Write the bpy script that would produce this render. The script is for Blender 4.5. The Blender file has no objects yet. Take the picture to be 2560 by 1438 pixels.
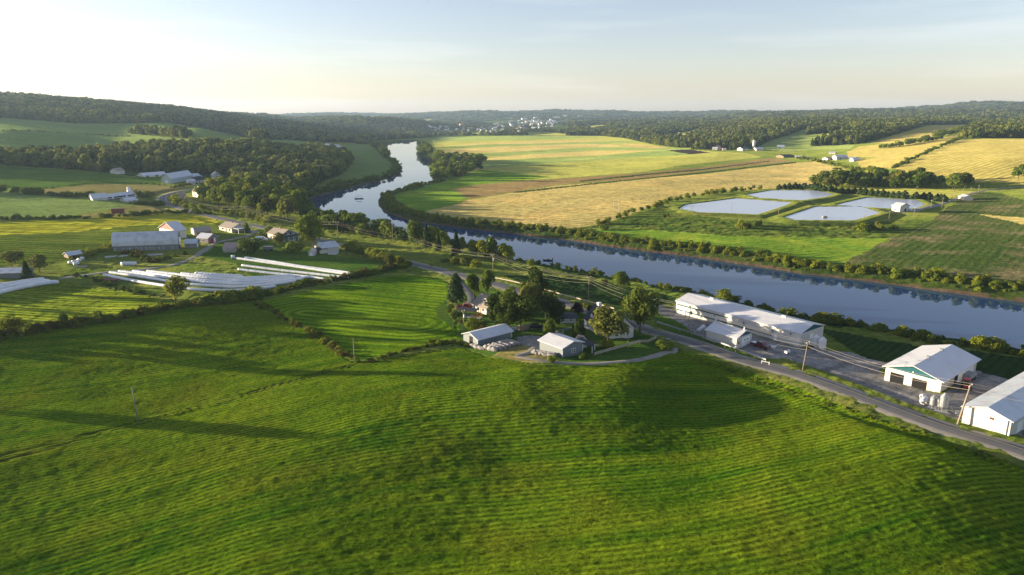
import bpy, math, random
import numpy as np
random.seed(7); RNG = np.random.RandomState(7)
sc = bpy.context.scene
col = sc.collection
# ---------------- camera, sky, sun, exposure ----------------
CAMZ = 60.0; FPX = 1706.0; PITCH = math.radians(14.27)
cd = bpy.data.cameras.new('camera'); cam = bpy.data.objects.new('camera', cd); col.objects.link(cam)
cam.location = (0, 0, CAMZ); cam.rotation_euler = (math.radians(90) - PITCH, 0, 0)
cd.sensor_width = 36; cd.lens = FPX / 2560 * 36; cd.clip_start = 0.5; cd.clip_end = 40000
sc.camera = cam
SUN_AZ = math.radians(-79); SUN_EL = math.radians(6.2)
W = bpy.data.worlds.new('World'); sc.world = W; W.use_nodes = True
nt = W.node_tree; nt.nodes.clear()
sky = nt.nodes.new('ShaderNodeTexSky'); sky.sky_type = 'NISHITA'; sky.sun_disc = False
sky.sun_elevation = SUN_EL; sky.sun_rotation = SUN_AZ; sky.altitude = 200
sky.air_density = 1.0; sky.dust_density = 0.7; sky.ozone_density = 1.6
bg = nt.nodes.new('ShaderNodeBackground'); bg.inputs[1].default_value = 0.090
wo = nt.nodes.new('ShaderNodeOutputWorld')
# faint cirrus veil, real position on the sky dome (direction based)
tc = nt.nodes.new('ShaderNodeTexCoord'); mp = nt.nodes.new('ShaderNodeMapping')
mp.inputs['Scale'].default_value = (1.4, 1.4, 16)
nz = nt.nodes.new('ShaderNodeTexNoise'); nz.inputs['Scale'].default_value = 2.2; nz.inputs['Detail'].default_value = 7
cr = nt.nodes.new('ShaderNodeValToRGB'); cr.color_ramp.elements[0].position = 0.52; cr.color_ramp.elements[1].position = 0.80
mul = nt.nodes.new('ShaderNodeMath'); mul.operation = 'MULTIPLY'; mul.inputs[1].default_value = 0.13
mixc = nt.nodes.new('ShaderNodeMixRGB'); mixc.inputs[2].default_value = (5.6, 5.3, 5.2, 1)
nt.links.new(tc.outputs['Generated'], mp.inputs[0]); nt.links.new(mp.outputs[0], nz.inputs[0]); nt.links.new(nz.outputs[0], cr.inputs[0])
nt.links.new(cr.outputs[0], mul.inputs[0]); nt.links.new(mul.outputs[0], mixc.inputs[0]); hs = nt.nodes.new('ShaderNodeHueSaturation'); hs.inputs['Saturation'].default_value = .74
tint = nt.nodes.new('ShaderNodeMixRGB'); tint.blend_type = 'MULTIPLY'; tint.inputs[0].default_value = 1; tint.inputs[2].default_value = (.985, .94, 1.10, 1)
nt.links.new(sky.outputs[0], hs.inputs['Color']); nt.links.new(hs.outputs[0], tint.inputs[1]); nt.links.new(tint.outputs[0], mixc.inputs[1])
nt.links.new(mixc.outputs[0], bg.inputs[0]); nt.links.new(bg.outputs[0], wo.inputs[0])
sl = bpy.data.lights.new('sun', 'SUN'); sl.energy = 5.0; sl.angle = math.radians(0.5); sl.color = (1.0, 0.82, 0.55)
so = bpy.data.objects.new('sun', sl); col.objects.link(so)
SUNV = np.array([math.sin(SUN_AZ) * math.cos(SUN_EL), math.cos(SUN_AZ) * math.cos(SUN_EL), math.sin(SUN_EL)])
from mathutils import Vector, Matrix
so.rotation_euler = Vector(SUNV).to_track_quat('Z', 'Y').to_euler(); so.location = (-100, 30, 120)
sc.view_settings.view_transform = 'Standard'; sc.view_settings.look = 'None'
sc.view_settings.exposure = 1.75; sc.view_settings.gamma = 1.0
sc.cycles.max_bounces = 5; sc.cycles.diffuse_bounces = 2; sc.cycles.glossy_bounces = 2; sc.cycles.transmission_bounces = 2
sc.cycles.volume_bounces = 0; sc.cycles.transparent_max_bounces = 4; sc.cycles.use_denoising = True; sc.cycles.denoising_prefilter = 'ACCURATE'; sc.cycles.use_adaptive_sampling = False

# ---------------- picking helpers: a photo pixel to a ray ----------------
cp, sp_ = math.cos(PITCH), math.sin(PITCH)
def ray(u, v):
    a = (np.asarray(u, float) - 1280) / FPX; b = (np.asarray(v, float) - 719) / FPX
    return a, cp - b * sp_, -(sp_ + b * cp)          # x, y, z
def proj(x, y, z):
    dz = z - CAMZ; d = y * cp - dz * sp_; d = np.where(d < 1, 1, d)
    return 1280 + FPX * x / d, 719 + FPX * (-(dz * cp) - y * sp_) / d
def PL(u, v, z):                                       # ray meets level z
    x, y, dz = ray(u, v); t = (z - CAMZ) / dz; return x * t, y * t
def smooth(t): t = np.clip(t, 0, 1); return t * t * (3 - 2 * t)
def hsh(ix, iy, s):
    n = (ix.astype(np.int64) * 374761393 + iy.astype(np.int64) * 668265263 + s * 974711) & 0x7fffffff
    n = ((n ^ (n >> 13)) * 1274126177) & 0x7fffffff
    return ((n ^ (n >> 16)) & 0xffff) / 65535.0
def vn(x, y, s=0):
    ix = np.floor(x); iy = np.floor(y); fx = x - ix; fy = y - iy; fx = fx * fx * (3 - 2 * fx); fy = fy * fy * (3 - 2 * fy)
    a = hsh(ix, iy, s); b = hsh(ix + 1, iy, s); c = hsh(ix, iy + 1, s); d = hsh(ix + 1, iy + 1, s)
    return (a * (1 - fx) + b * fx) * (1 - fy) + (c * (1 - fx) + d * fx) * fy - 0.5
def fbm(x, y, s=0, o=3):
    r = 0; a = 1.0
    for k in range(o): r = r + a * vn(x * 2 ** k, y * 2 ** k, s + k * 17); a *= 0.5
    return r
def pip(px, py, poly):
    poly = np.asarray(poly, float); c = np.zeros(px.shape, bool); n = len(poly)
    for i in range(n):
        x1, y1 = poly[i]; x2, y2 = poly[i - 1]
        if y1 == y2: continue
        m = ((y1 > py) != (y2 > py)) & (px < (x2 - x1) * (py - y1) / (y2 - y1) + x1)
        c ^= m
    return c
def segd(px, py, pts, closed=True):
    pts = np.asarray(pts, float); d = np.full(px.shape, 1e9); n = len(pts)
    for i in range(0 if closed else 1, n):
        ax, ay = pts[i - 1]; bx, by = pts[i]; vx, vy = bx - ax, by - ay; L = vx * vx + vy * vy + 1e-9
        t = np.clip(((px - ax) * vx + (py - ay) * vy) / L, 0, 1)
        d = np.minimum(d, (px - ax - t * vx) ** 2 + (py - ay - t * vy) ** 2)
    return np.sqrt(d)
def sdf(px, py, poly):                                 # negative inside
    d = segd(px, py, poly); return np.where(pip(px, py, poly), -d, d)

# ---------------- the lie of the land ----------------
WZ = -5.0
CT = [(0,1438,5),(640,1438,6),(1280,1438,6),(1900,1438,6),(2560,1438,5),(0,1150,3.5),(640,1150,3.5),(1280,1150,3),
 (1900,1150,3.5),(2250,1250,3.5),(2560,1200,0.5),(0,960,3),(500,960,1.6),(1000,960,2),(1300,960,2.5),(1550,960,2),(1800,960,-.5),
 (1990,1000,-.3),(0,840,3.8),(500,760,2.6),(880,905,1),(650,755,.5),(1200,860,0),(1450,880,0),(2560,1130,0),(2108,984,0),(1856,900,0),
 (1640,832,0),(1480,782,0),(1300,729,0),(1100,677,0),(1000,655,0),(905,630,.3),(835,610,.6),(740,585,1),(660,568,1.5),(567,551,2),
 (442,519,3),(405,503,3.2),(470,474,4),(570,460,3),(2000,900,-.5),(2300,960,-.6),(2450,930,-.6),(2050,800,-3),(2500,885,-3),(1500,720,-2),
 (370,630,2),(100,700,3),(300,700,2),(900,740,.5),(0,600,5),(300,560,4),(0,540,6),(200,540,5),(480,560,3),(0,500,8),(300,490,6),
 (0,450,12),(300,450,8),(500,450,5),(600,480,3),(700,520,0),(0,420,14),(300,425,11),(560,440,5),(700,440,3),(850,430,0),(900,440,-2),
 (980,420,-3),(900,380,-2),(0,380,22),(300,370,18),(600,360,10),(800,370,4),(0,330,38),(300,330,32),(500,335,25),(720,350,10),
 (1100,400,-1),(1300,450,-1),(1300,560,-2),(1600,450,0),(1500,380,-1),(1200,345,-1),(1500,345,0),(1800,400,1),(1650,375,1.5),(1000,350,-4),
 (1200,332,0),(1900,340,18),(1720,350,5),(2100,335,24),(2150,420,3),(2350,440,6),(2560,450,8),(2250,400,12),(2500,400,17),(2400,352,25),
 (2560,347,27),(2300,332,28),(2000,390,3),(2050,372,8),(1950,362,10),(1900,500,0),(2300,500,.5),(2450,482,2),(2560,600,1),(2300,650,-1),
 (2000,560,-1),(2400,720,-1),(1700,560,-1),(1900,620,-1.5),(1100,540,-2),(1000,510,-2.5)]
CD = [(0,296,1500),(200,309,1420),(400,307,1420),(520,324,1320),(630,346,1250),          # pixel row, ground distance
 (-500,236,2300),(0,243,2300),(200,256,2300),(300,264,2300),(400,271,2300),(500,283,2350),(560,292,2400),(640,303,2500),(750,318,2300),(850,338,2100),
 (930,304,2700),(1040,319,2650),(850,302,2800),(760,306,3000),(1090,343,2300),(930,350,2300),(1000,346,2300),
 (1200,318,3200),(1200,303,4200),(1100,300,4300),(1200,280,6000),(1400,302,4200),(1500,308,3500),(1340,281,6000),(1500,281,6300),(1700,281,6500),(1850,283,6500),
 (1600,295,4800),(1800,300,3200),(700,286,7500),(900,287,7000),(560,295,7500),(1050,286,6500),(640,300,5200),(1000,298,5000),
 (2000,302,2300),(2200,304,2300),(2000,288,3500),(2200,289,3500),(2560,292,3200),(2560,318,1900),(2400,300,2700),(2480,316,1950),
 (1950,284,5500),(2250,280,6200),(2330,274,6200),(2400,265,6200),(2470,262,6200),(2560,266,6200),(3000,275,6000),(-500,300,1500)]
_c = []
for u, v, z in CT: x, y = PL(u, v, z); _c.append((x, y, z))
for u, v, d in CD:
    x, y, z = ray(u, v); h = math.hypot(x, y); _c.append((x / h * d, y / h * d, CAMZ + z / h * d))
for a in (-38, -25, -12, 0, 12, 25, 38):
    a = math.radians(a)
    _c.append((9500 * math.sin(a), 9500 * math.cos(a), 20)); _c.append((25 * math.sin(a), 25 * math.cos(a), 7))
for u in (-300, 150, 450): x, y, z = ray(u, 300); h = math.hypot(x, y); _c.append((x / h * 3600, y / h * 3600, 70))
_c = np.array(_c)
def _q(x, y):
    az = np.arctan2(x, y); A = math.radians(47); az = np.where(np.abs(az) > A, np.sign(az) * (A + 0.35 * np.tanh((np.abs(az) - A) * 1.2)), az)
    return az * 2.6, np.log(np.clip(np.hypot(x, y), 22, 9800))
_cx, _cy = _q(_c[:, 0], _c[:, 1]); _n = len(_c)
def _k(dx, dy): r2 = dx * dx + dy * dy; return 0.5 * r2 * np.log(r2 + 1e-9)
_K = _k(_cx[:, None] - _cx[None], _cy[:, None] - _cy[None]) + np.eye(_n) * 0.0006
_P = np.stack([np.ones(_n), _cx, _cy], 1)
_M = np.zeros((_n + 3, _n + 3)); _M[:_n, :_n] = _K; _M[:_n, _n:] = _P; _M[_n:, :_n] = _P.T
_w = np.linalg.solve(_M, np.concatenate([_c[:, 2], [0, 0, 0]]))
def tps(x, y):
    qx, qy = _q(x, y); r = _w[_n] + _w[_n + 1] * qx + _w[_n + 2] * qy
    for i in range(_n): r = r + _w[i] * _k(qx - _cx[i], qy - _cy[i])
    return r
RIV = [(3300,1010),(2900,945),(2560,880),(2432,860),(2324,849),(2198,826),(2050,808),(1964,790),(1856,766),(1802,750),(1687,734),(1637,720),(1575,709),
 (1500,694),(1425,681),(1375,673),(1325,665),(1280,655),(1200,632),(1100,606),(1000,588),(900,563),(850,552),(800,536),(762,518),(765,503),(790,492),
 (830,482),(880,468),(930,457),(985,442),(1004,427),(1001,412),(975,396),(962,382),(950,374),(935,368),(955,361),(985,356),(1010,352),(1042,352),(1046,367),
 (1052,382),(1075,400),(1082,417),(1095,427),(1085,440),(1080,460),(1030,468),(980,485),(955,488),(946,500),(947,515),(965,532),(1010,548),(1065,559),
 (1165,572),(1300,587),(1425,601),(1525,617),(1625,630),(1737,643),(1900,668),(2000,684),(2123,698),(2250,714),(2360,730),(2560,756),(2900,806),(3300,866)]
RIVW = [PL(u, v, WZ) for u, v in RIV]
PONDS = [[(1699,522),(1716,512),(1842,496),(1978,506),(1962,514),(1893,536),(1748,531)],
 [(1866,487),(1930,476),(2040,476),(2086,486),(2060,493),(2000,501),(1900,495)],
 [(1962,543),(2040,517),(2152,516),(2199,532),(2134,551),(1986,550)],
 [(2090,512),(2170,494),(2290,500),(2312,511),(2290,521),(2220,521),(2150,517)]]
PZ = 0.6
PONW = [[PL(u, v, PZ) for u, v in p] for p in PONDS]
def bump(x, y, cx, cy, ax, ay, rot, h):
    c, s = math.cos(rot), math.sin(rot); dx, dy = x - cx, y - cy; a = (dx * c + dy * s) / ax; b = (-dx * s + dy * c) / ay
    return h * np.exp(-(a * a + b * b))
SWELL = [(2, 140, 42, 26, 0, 1.9), (30, 116, 50, 15, .71, -.9), (70, 98, 40, 20, .7, 2.4), (-60, 112, 40, 18, .3, 1.0)]
def H(x, y, fine=True):
    z = tps(x, y); r = np.hypot(x, y)
    for s in SWELL: z = z + bump(x, y, *s)
    z = z + fbm(x / 60, y / 60, 3, 2) * np.clip((r - 350) / 400, 0, 1) * 1.2 + fbm(x / 400, y / 400, 9, 3) * np.clip((r - 2200) / 1500, 0, 1) * 26
    near = (np.abs(x) < 3000) & (y > 20) & (y < 2600)
    zz = z.copy()
    if near.any():
        xs, ys = x[near], y[near]; z0 = z[near]
        d = sdf(xs, ys, RIVW)
        zb = np.where(d < 0, WZ - np.minimum(-d * 0.25, 2.0) - .05, WZ + 0.15 + d * 0.42)
        k = smooth(d / 14.0); z1 = np.where(d < 16, np.minimum(np.maximum(z0, WZ + .4), zb), np.maximum(z0, WZ + .5)) * 1.0
        z1 = np.where(d < 0, zb, z1)
        m = (xs > 100) & (xs < 520) & (ys > 250) & (ys < 720)
        if m.any():
            xx, yy = xs[m], ys[m]; dp = np.full(xx.shape, 1e9)
            for p in PONW: dp = np.minimum(dp, sdf(xx, yy, p))
            rim = PZ + .35
            zr = np.where(dp < 0, PZ - 1, np.where(dp < 1.2, PZ - .1 + dp * .375, np.where(dp < 5.5, rim, rim - (dp - 5.5) * .34)))
            z1[m] = np.where(dp < 5.5, zr, np.maximum(z1[m], zr))
        zz[near] = z1
    return zz
RCON = False; _H0 = H
def H(x, y):
    z = _H0(x, y)
    if not RCON: return z
    m = (np.hypot(x, y) < 900) & (y > 20); i = np.nonzero(m)[0]
    if not len(i): return z
    xs, ys = x[i], y[i]; lo = RCL.min(0) - 25; hi = RCL.max(0) + 25; i = i[(xs > lo[0]) & (xs < hi[0]) & (ys > lo[1]) & (ys < hi[1])]
    xs, ys = x[i], y[i]; best = np.full(len(i), 1e9); zr = np.zeros(len(i))
    for k in range(0, len(RCL) - 2, 2):
        ax, ay = RCL[k]; bx, by = RCL[k + 2]; vx, vy = bx - ax, by - ay; t = np.clip(((xs - ax) * vx + (ys - ay) * vy) / (vx * vx + vy * vy + 1e-9), 0, 1)
        d = (xs - ax - t * vx) ** 2 + (ys - ay - t * vy) ** 2; b = d < best; best = np.where(b, d, best); zr = np.where(b, RCZ[k] * (1 - t) + RCZ[k + 2] * t, zr)
    d = np.sqrt(best); w = 1 - smooth((d - 6) / 9); dit = np.exp(-((d - 9) / 2.0) ** 2) * .5
    z[i] = z[i] * (1 - w) + zr * w - dit
    return z
def G(u, v):                                           # where a photo pixel's ray meets the ground
    u = np.atleast_1d(np.asarray(u, float)); v = np.atleast_1d(np.asarray(v, float))
    X, Y, Z = ray(u, v); h = np.hypot(X, Y); X, Y, Z = X / h, Y / h, Z / h
    d = np.geomspace(60, 9000, 260)[None, :] * np.ones((len(u), 1))
    hh = H((X[:, None] * d).ravel(), (Y[:, None] * d).ravel()).reshape(d.shape); below = (CAMZ + Z[:, None] * d) < hh
    i = np.argmax(below, 1); miss = ~below.any(1); i = np.clip(i, 1, None); k = np.arange(len(u))
    lo = d[k, i - 1]; hi = d[k, i]
    for _ in range(14):
        m = (lo + hi) / 2; b = (CAMZ + Z * m) < H(X * m, Y * m); hi = np.where(b, m, hi); lo = np.where(b, lo, m)
    d = np.where(miss, 8000, hi); return X * d, Y * d, H(X * d, Y * d)
def g1(u, v): x, y, z = G(u, v); return float(x[0]), float(y[0]), float(z[0])
def ztop(x, y, u, v):                                  # height at which the ray through row v passes over (x, y)
    X, Y, Z = ray(u, v); return CAMZ + float(Z) / float(Y) * y

# ---------------- object helpers ----------------
def tag(o, label=None, cat=None, group=None, kind=None):
    if label: o['label'] = label
    if cat: o['category'] = cat
    if group: o['group'] = group
    if kind: o['kind'] = kind
    return o
def mesh_np(name, V, F, mats=(), midx=None, smooth_=False, parent=None):
    V = np.asarray(V, np.float32); F = np.asarray(F, np.int32); k = F.shape[1]
    me = bpy.data.meshes.new(name); me.vertices.add(len(V)); me.vertices.foreach_set('co', V.ravel())
    me.loops.add(F.size); me.loops.foreach_set('vertex_index', F.ravel())
    me.polygons.add(len(F)); me.polygons.foreach_set('loop_start', np.arange(0, F.size, k, dtype=np.int32))
    me.polygons.foreach_set('loop_total', np.full(len(F), k, np.int32))
    if midx is not None: me.polygons.foreach_set('material_index', np.asarray(midx, np.int32))
    me.polygons.foreach_set('use_smooth', np.full(len(F), smooth_, bool))
    me.update(calc_edges=True)
    for m in mats: me.materials.append(m)
    o = bpy.data.objects.new(name, me); col.objects.link(o)
    if parent: o.parent = parent
    return o
def empty(name, loc, rz=0):
    o = bpy.data.objects.new(name, None); col.objects.link(o); o.location = loc; o.rotation_euler = (0, 0, rz); o.empty_display_size = 1; return o

# ---------------- materials ----------------
def newmat(name):
    m = bpy.data.materials.new(name); m.use_nodes = True; n = m.node_tree; b = n.nodes['Principled BSDF']; return m, n, b
def N(n, t, **kw):
    x = n.nodes.new(t)
    for k, v in kw.items():
        if k.startswith('i_'): x.inputs[k[2:].replace('_', ' ')].default_value = v
        else: setattr(x, k, v)
    return x
def plain(name, c, rough=.7, var=.12, scale=1.5, metal=0, ribs=None, spec=.3, stain=None):
    m, n, b = newmat(name); b.inputs['Roughness'].default_value = rough; b.inputs['Metallic'].default_value = metal
    b.inputs['Specular IOR Level'].default_value = spec
    g = N(n, 'ShaderNodeNewGeometry'); t = N(n, 'ShaderNodeTexNoise', i_Scale=scale, i_Detail=5.0)
    tcn = N(n, 'ShaderNodeTexCoord')
    n.links.new(tcn.outputs['Object'], t.inputs[0])
    mx = N(n, 'ShaderNodeMixRGB'); mx.inputs[1].default_value = [k * (1 - var) for k in c] + [1]; mx.inputs[2].default_value = [min(1, k * (1 + var)) for k in c] + [1]
    n.links.new(t.outputs[0], mx.inputs[0]); out = mx.outputs[0]
    if stain:
        t2 = N(n, 'ShaderNodeTexNoise', i_Scale=.35, i_Detail=6.0); n.links.new(tcn.outputs['Object'], t2.inputs[0])
        r = N(n, 'ShaderNodeValToRGB'); r.color_ramp.elements[0].position = .48; r.color_ramp.elements[1].position = .68
        n.links.new(t2.outputs[0], r.inputs[0]); mu = N(n, 'ShaderNodeMath', operation='MULTIPLY'); mu.inputs[1].default_value = .55; n.links.new(r.outputs[0], mu.inputs[0])
        m2 = N(n, 'ShaderNodeMixRGB'); m2.inputs[2].default_value = list(stain) + [1]; n.links.new(mu.outputs[0], m2.inputs[0]); n.links.new(out, m2.inputs[1]); out = m2.outputs[0]
    n.links.new(out, b.inputs['Base Color'])
    if ribs:
        axis, sc_, st = ribs
        w = N(n, 'ShaderNodeTexWave', i_Scale=sc_, bands_direction=axis); n.links.new(tcn.outputs['Object'], w.inputs[0])
        bp = N(n, 'ShaderNodeBump', i_Strength=st, i_Distance=.05); n.links.new(w.outputs[1], bp.inputs['Height']); n.links.new(bp.outputs[0], b.inputs['Normal'])
    return m
def field(name, c1, c2, ang=0, dist=1.2, sp=1.6, bh=.25, rowk=.5, c3=None, big=.02, tuft=.9, attr=False, c3amt=.5, sheen=1.0, con=.42):
    """crop or grass: patchy colour, drill rows at a compass angle, leafy relief"""
    m, n, b = newmat(name); b.inputs['Roughness'].default_value = .85; b.inputs['Specular IOR Level'].default_value = 0.0
    g = N(n, 'ShaderNodeNewGeometry'); L = n.links.new
    vr = N(n, 'ShaderNodeVectorRotate', rotation_type='Z_AXIS'); vr.inputs['Angle'].default_value = -ang; L(g.outputs['Position'], vr.inputs[0])
    vsrc = vr.outputs[0]
    if attr:                                            # rows follow a curved coordinate stored on the sheet
        at = N(n, 'ShaderNodeAttribute', attribute_name='rowc'); cx = N(n, 'ShaderNodeCombineXYZ'); sx = N(n, 'ShaderNodeSeparateXYZ'); L(g.outputs['Position'], sx.inputs[0]); L(sx.outputs[0], cx.inputs[0]); L(at.outputs['Fac'], cx.inputs[1]); vsrc = cx.outputs[0]
    nb = N(n, 'ShaderNodeTexNoise', i_Scale=big, i_Detail=4.0); L(g.outputs['Position'], nb.inputs[0])
    nf = N(n, 'ShaderNodeTexNoise', i_Scale=tuft, i_Detail=4.0, i_Roughness=.7); L(g.outputs['Position'], nf.inputs[0])
    # long streaks along the rows
    ms = N(n, 'ShaderNodeMapping'); ms.inputs['Scale'].default_value = (.012, .35, .1); L(vsrc, ms.inputs[0])
    ns = N(n, 'ShaderNodeTexNoise', i_Scale=1.0, i_Detail=4.0); L(ms.outputs[0], ns.inputs[0])
    wv = N(n, 'ShaderNodeTexWave', bands_direction='Y', i_Scale=.314 / sp, i_Distortion=dist, i_Detail=2.0); wv.inputs['Detail Scale'].default_value = .5
    L(vsrc, wv.inputs[0])
    a = N(n, 'ShaderNodeMath', operation='ADD'); L(nb.outputs[0], a.inputs[0]); L(ns.outputs[0], a.inputs[1])
    r = N(n, 'ShaderNodeMapRange'); r.inputs[1].default_value = .78; r.inputs[2].default_value = 1.22; L(a.outputs[0], r.inputs[0])
    mx = N(n, 'ShaderNodeMixRGB'); mx.inputs[1].default_value = list(c1) + [1]; mx.inputs[2].default_value = list(c2) + [1]; L(r.outputs[0], mx.inputs[0])
    out = mx.outputs[0]
    if c3:
        n3 = N(n, 'ShaderNodeTexNoise', i_Scale=big * 3.1, i_Detail=6.0, i_Roughness=.6); L(g.outputs['Position'], n3.inputs[0])
        r3 = N(n, 'ShaderNodeMapRange'); r3.inputs[1].default_value = .5; r3.inputs[2].default_value = .68; r3.inputs[4].default_value = c3amt; L(n3.outputs[0], r3.inputs[0])
        m3 = N(n, 'ShaderNodeMixRGB'); m3.inputs[2].default_value = list(c3) + [1]; L(r3.outputs[0], m3.inputs[0]); L(out, m3.inputs[1]); out = m3.outputs[0]
    # rows and tufts: the shade in their gaps is put into the colour
    h = N(n, 'ShaderNodeMath', operation='MULTIPLY_ADD'); L(wv.outputs[1], h.inputs[0])
    np_ = N(n, 'ShaderNodeTexNoise', i_Scale=.055, i_Detail=3.0); L(g.outputs['Position'], np_.inputs[0]); rk = N(n, 'ShaderNodeMapRange'); rk.inputs[1].default_value = .35; rk.inputs[2].default_value = .65; rk.inputs[3].default_value = rowk * .15; rk.inputs[4].default_value = rowk; L(np_.outputs[0], rk.inputs[0]); L(rk.outputs[0], h.inputs[1])
    L(nf.outputs[0], h.inputs[2])
    r2 = N(n, 'ShaderNodeMapRange'); r2.inputs[1].default_value = .3; r2.inputs[2].default_value = .75 + rowk * .7; r2.inputs[3].default_value = con; r2.inputs[4].default_value = 1.56 - con * .8; L(h.outputs[0], r2.inputs[0])
    mm = N(n, 'ShaderNodeMixRGB', blend_type='MULTIPLY'); mm.inputs[0].default_value = 1; L(out, mm.inputs[1]); L(r2.outputs[0], mm.inputs[2])
    L(mm.outputs[0], b.inputs['Base Color'])
    b.inputs['Sheen Weight'].default_value = sheen; b.inputs['Sheen Roughness'].default_value = .55; shm = N(n, 'ShaderNodeMixRGB', blend_type='ADD'); shm.inputs[0].default_value = 1; L(mm.outputs[0], shm.inputs[1]); L(mm.outputs[0], shm.inputs[2]); L(shm.outputs[0], b.inputs['Sheen Tint'])
    bp = N(n, 'ShaderNodeBump', i_Strength=1.0, i_Distance=bh); L(h.outputs[0], bp.inputs['Height']); L(bp.outputs[0], b.inputs['Normal'])
    return m
# ---------------- fields: outlines as seen, laid onto the land ----------------
GRN = (.075, .135, .016); GRN2 = (.11, .165, .02)
FM = {}
def fdef(key, name, label, *a, **k): FM[key] = (name, label, field(key + '_crop', *a, **k))
fdef('rough', 'meadow', 'rough green meadow and verges round the farms', (0.063, 0.098, 0.015), (0.115, 0.133, 0.025), ang=0.3, sp=4, bh=.35, rowk=.12, c3=(.17, .15, .05), big=.03, tuft=.5, c3amt=.4, sheen=0.8)
fdef('near', 'clover_field', 'large rolling green hay field filling the front', (.050, .126, .005), (.160, .232, .010), ang=.24, sp=1.15, bh=1.6, rowk=.27, dist=.9, big=.02, tuft=1.5, c3=(.17,.18,.012), c3amt=.45, attr=True, con=.16)
fdef('house', 'mown_field', 'small mown green field left of the house', (.048, .112, .004), (.12, .185, .008), ang=-.35, sp=3.3, bh=.7, rowk=.45, big=.03, tuft=1.2, attr=True, con=.3)
fdef('leftlow', 'hay_field', 'yellow green field above the long hedge', (.07, .11, .008), (.15, .18, .014), ang=-.05, sp=2.6, bh=.4, rowk=.6, big=.02, tuft=.8, con=.16)
fdef('yard', 'lawn', 'short green grass around the farm houses', (0.038, 0.083, 0.013), (0.064, 0.105, 0.017), ang=0, sp=3, bh=.12, rowk=.15, big=.06, tuft=.8, sheen=0.6)
fdef('yellow', 'canola_field', 'yellow field behind the grey barn', (0.136, 0.160, 0.011), (0.264, 0.248, 0.020), ang=.03, sp=5, bh=.5, rowk=.7, big=.008, tuft=.4, sheen=0.7)
fdef('oats', 'oat_crop', 'green striped crop between the yellow field and the grey barn', (.045, .08, .010), (.12, .15, .018), ang=.03, sp=4.2, bh=.7, rowk=.6, big=.01, tuft=.5, sheen=.6, con=.3)
fdef('farleft', 'pasture', 'dull green pasture on the left hillside', (0.094, 0.144, 0.040), (0.130, 0.173, 0.050), ang=.1, sp=6, bh=.4, rowk=.3, big=.006, tuft=.3, sheen=0.55)
fdef('tan', 'stubble_field', 'tan green stubble strip by the road bend', (0.128, 0.128, 0.041), (0.188, 0.158, 0.060), ang=0, sp=5, bh=.3, rowk=.3, big=.01, tuft=.3, sheen=0.5)
fdef('wheat', 'wheat_field', 'golden wheat field across the river', (.29, .245, .085), (.385, .315, .115), ang=.35, sp=7, bh=.45, rowk=.3, big=.006, tuft=.22, c3=(.56, .38, .13), c3amt=.6, sheen=0.38)
fdef('wheat2', 'barley_field', 'pale golden strip of the far plain', (0.338, 0.285, 0.098), (0.420, 0.338, 0.120), ang=.1, sp=9, bh=.4, rowk=.3, big=.004, tuft=.15, sheen=0.38)
fdef('hill', 'ripe_field', 'golden field sloping up the right hillside', (0.315, 0.270, 0.075), (0.390, 0.323, 0.098), ang=.6, sp=6, bh=.4, rowk=.35, big=.006, tuft=.2, c3=(.36, .33, .10), sheen=0.34)
fdef('lime', 'oat_field', 'yellow green band of the far plain', (0.228, 0.243, 0.053), (0.304, 0.296, 0.068), ang=.12, sp=9, bh=.4, rowk=.3, big=.005, tuft=.15, sheen=0.42)
fdef('strip', 'corn_strip', 'dark green strip of the far plain', (0.144, 0.198, 0.054), (0.194, 0.234, 0.068), ang=.12, sp=8, bh=.4, rowk=.4, big=.006, tuft=.2, sheen=0.5)
fdef('bright', 'clover_meadow', 'bright green clover by the far bank', (0.058, 0.124, 0.013), (0.098, 0.153, 0.016), ang=.4, sp=4, bh=.3, rowk=.2, big=.012, tuft=.35, c3=(.22, .25, .03), sheen=0.7)
fdef('brown', 'buckwheat_field', 'brown strip crossing the plain', (0.195, 0.143, 0.060), (0.247, 0.180, 0.075), ang=.25, sp=8, bh=.3, rowk=.3, big=.006, tuft=.2, sheen=0.3)
fdef('plough', 'ploughed_field', 'dark ploughed patch on the plain', (.06, .045, .04), (.09, .06, .05), ang=.25, sp=5, bh=.3, rowk=.4, sheen=0.1)
fdef('dark', 'potato_field', 'dark green patchy crop on the right', (0.038, 0.066, 0.015), (0.070, 0.091, 0.025), ang=.84, sp=3.4, bh=.8, rowk=.14, big=.012, tuft=.45, c3=(.19, .15, .085), c3amt=.75, sheen=0.5)
fdef('scrub', 'scrubland', 'rough dark scrub beside the lagoons', (0.032, 0.056, 0.010), (0.056, 0.081, 0.014), ang=0, sp=9, bh=.8, rowk=.1, big=.02, tuft=.16, c3=(.14, .14, .03), sheen=0.7)
fdef('berm', 'lagoon_bank', 'grassy banks around the lagoons', (0.075, 0.112, 0.019), (0.120, 0.135, 0.026), ang=0, sp=9, bh=.3, rowk=.1, big=.03, tuft=.3, c3=(.19, .17, .06), sheen=0.7)
fdef('bank', 'river_bank', 'reedy dark green river bank', (0.030, 0.056, 0.012), (0.049, 0.075, 0.015), ang=0, sp=6, bh=.8, rowk=.2, big=.03, tuft=.3, c3=(.12, .10, .04), c3amt=.35, sheen=0.6)
fdef('mud', 'shore', 'bare brown shoreline', (0.105, 0.077, 0.049), (0.140, 0.105, 0.063), ang=0, sp=6, bh=.2, rowk=.1, sheen=0.1)
fdef('reed', 'reed_bed', 'dark tall reeds on the near bank', (0.021, 0.046, 0.012), (0.034, 0.064, 0.015), ang=.8, sp=2.0, bh=.8, rowk=.3, big=.02, tuft=.8, sheen=0.4)
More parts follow.
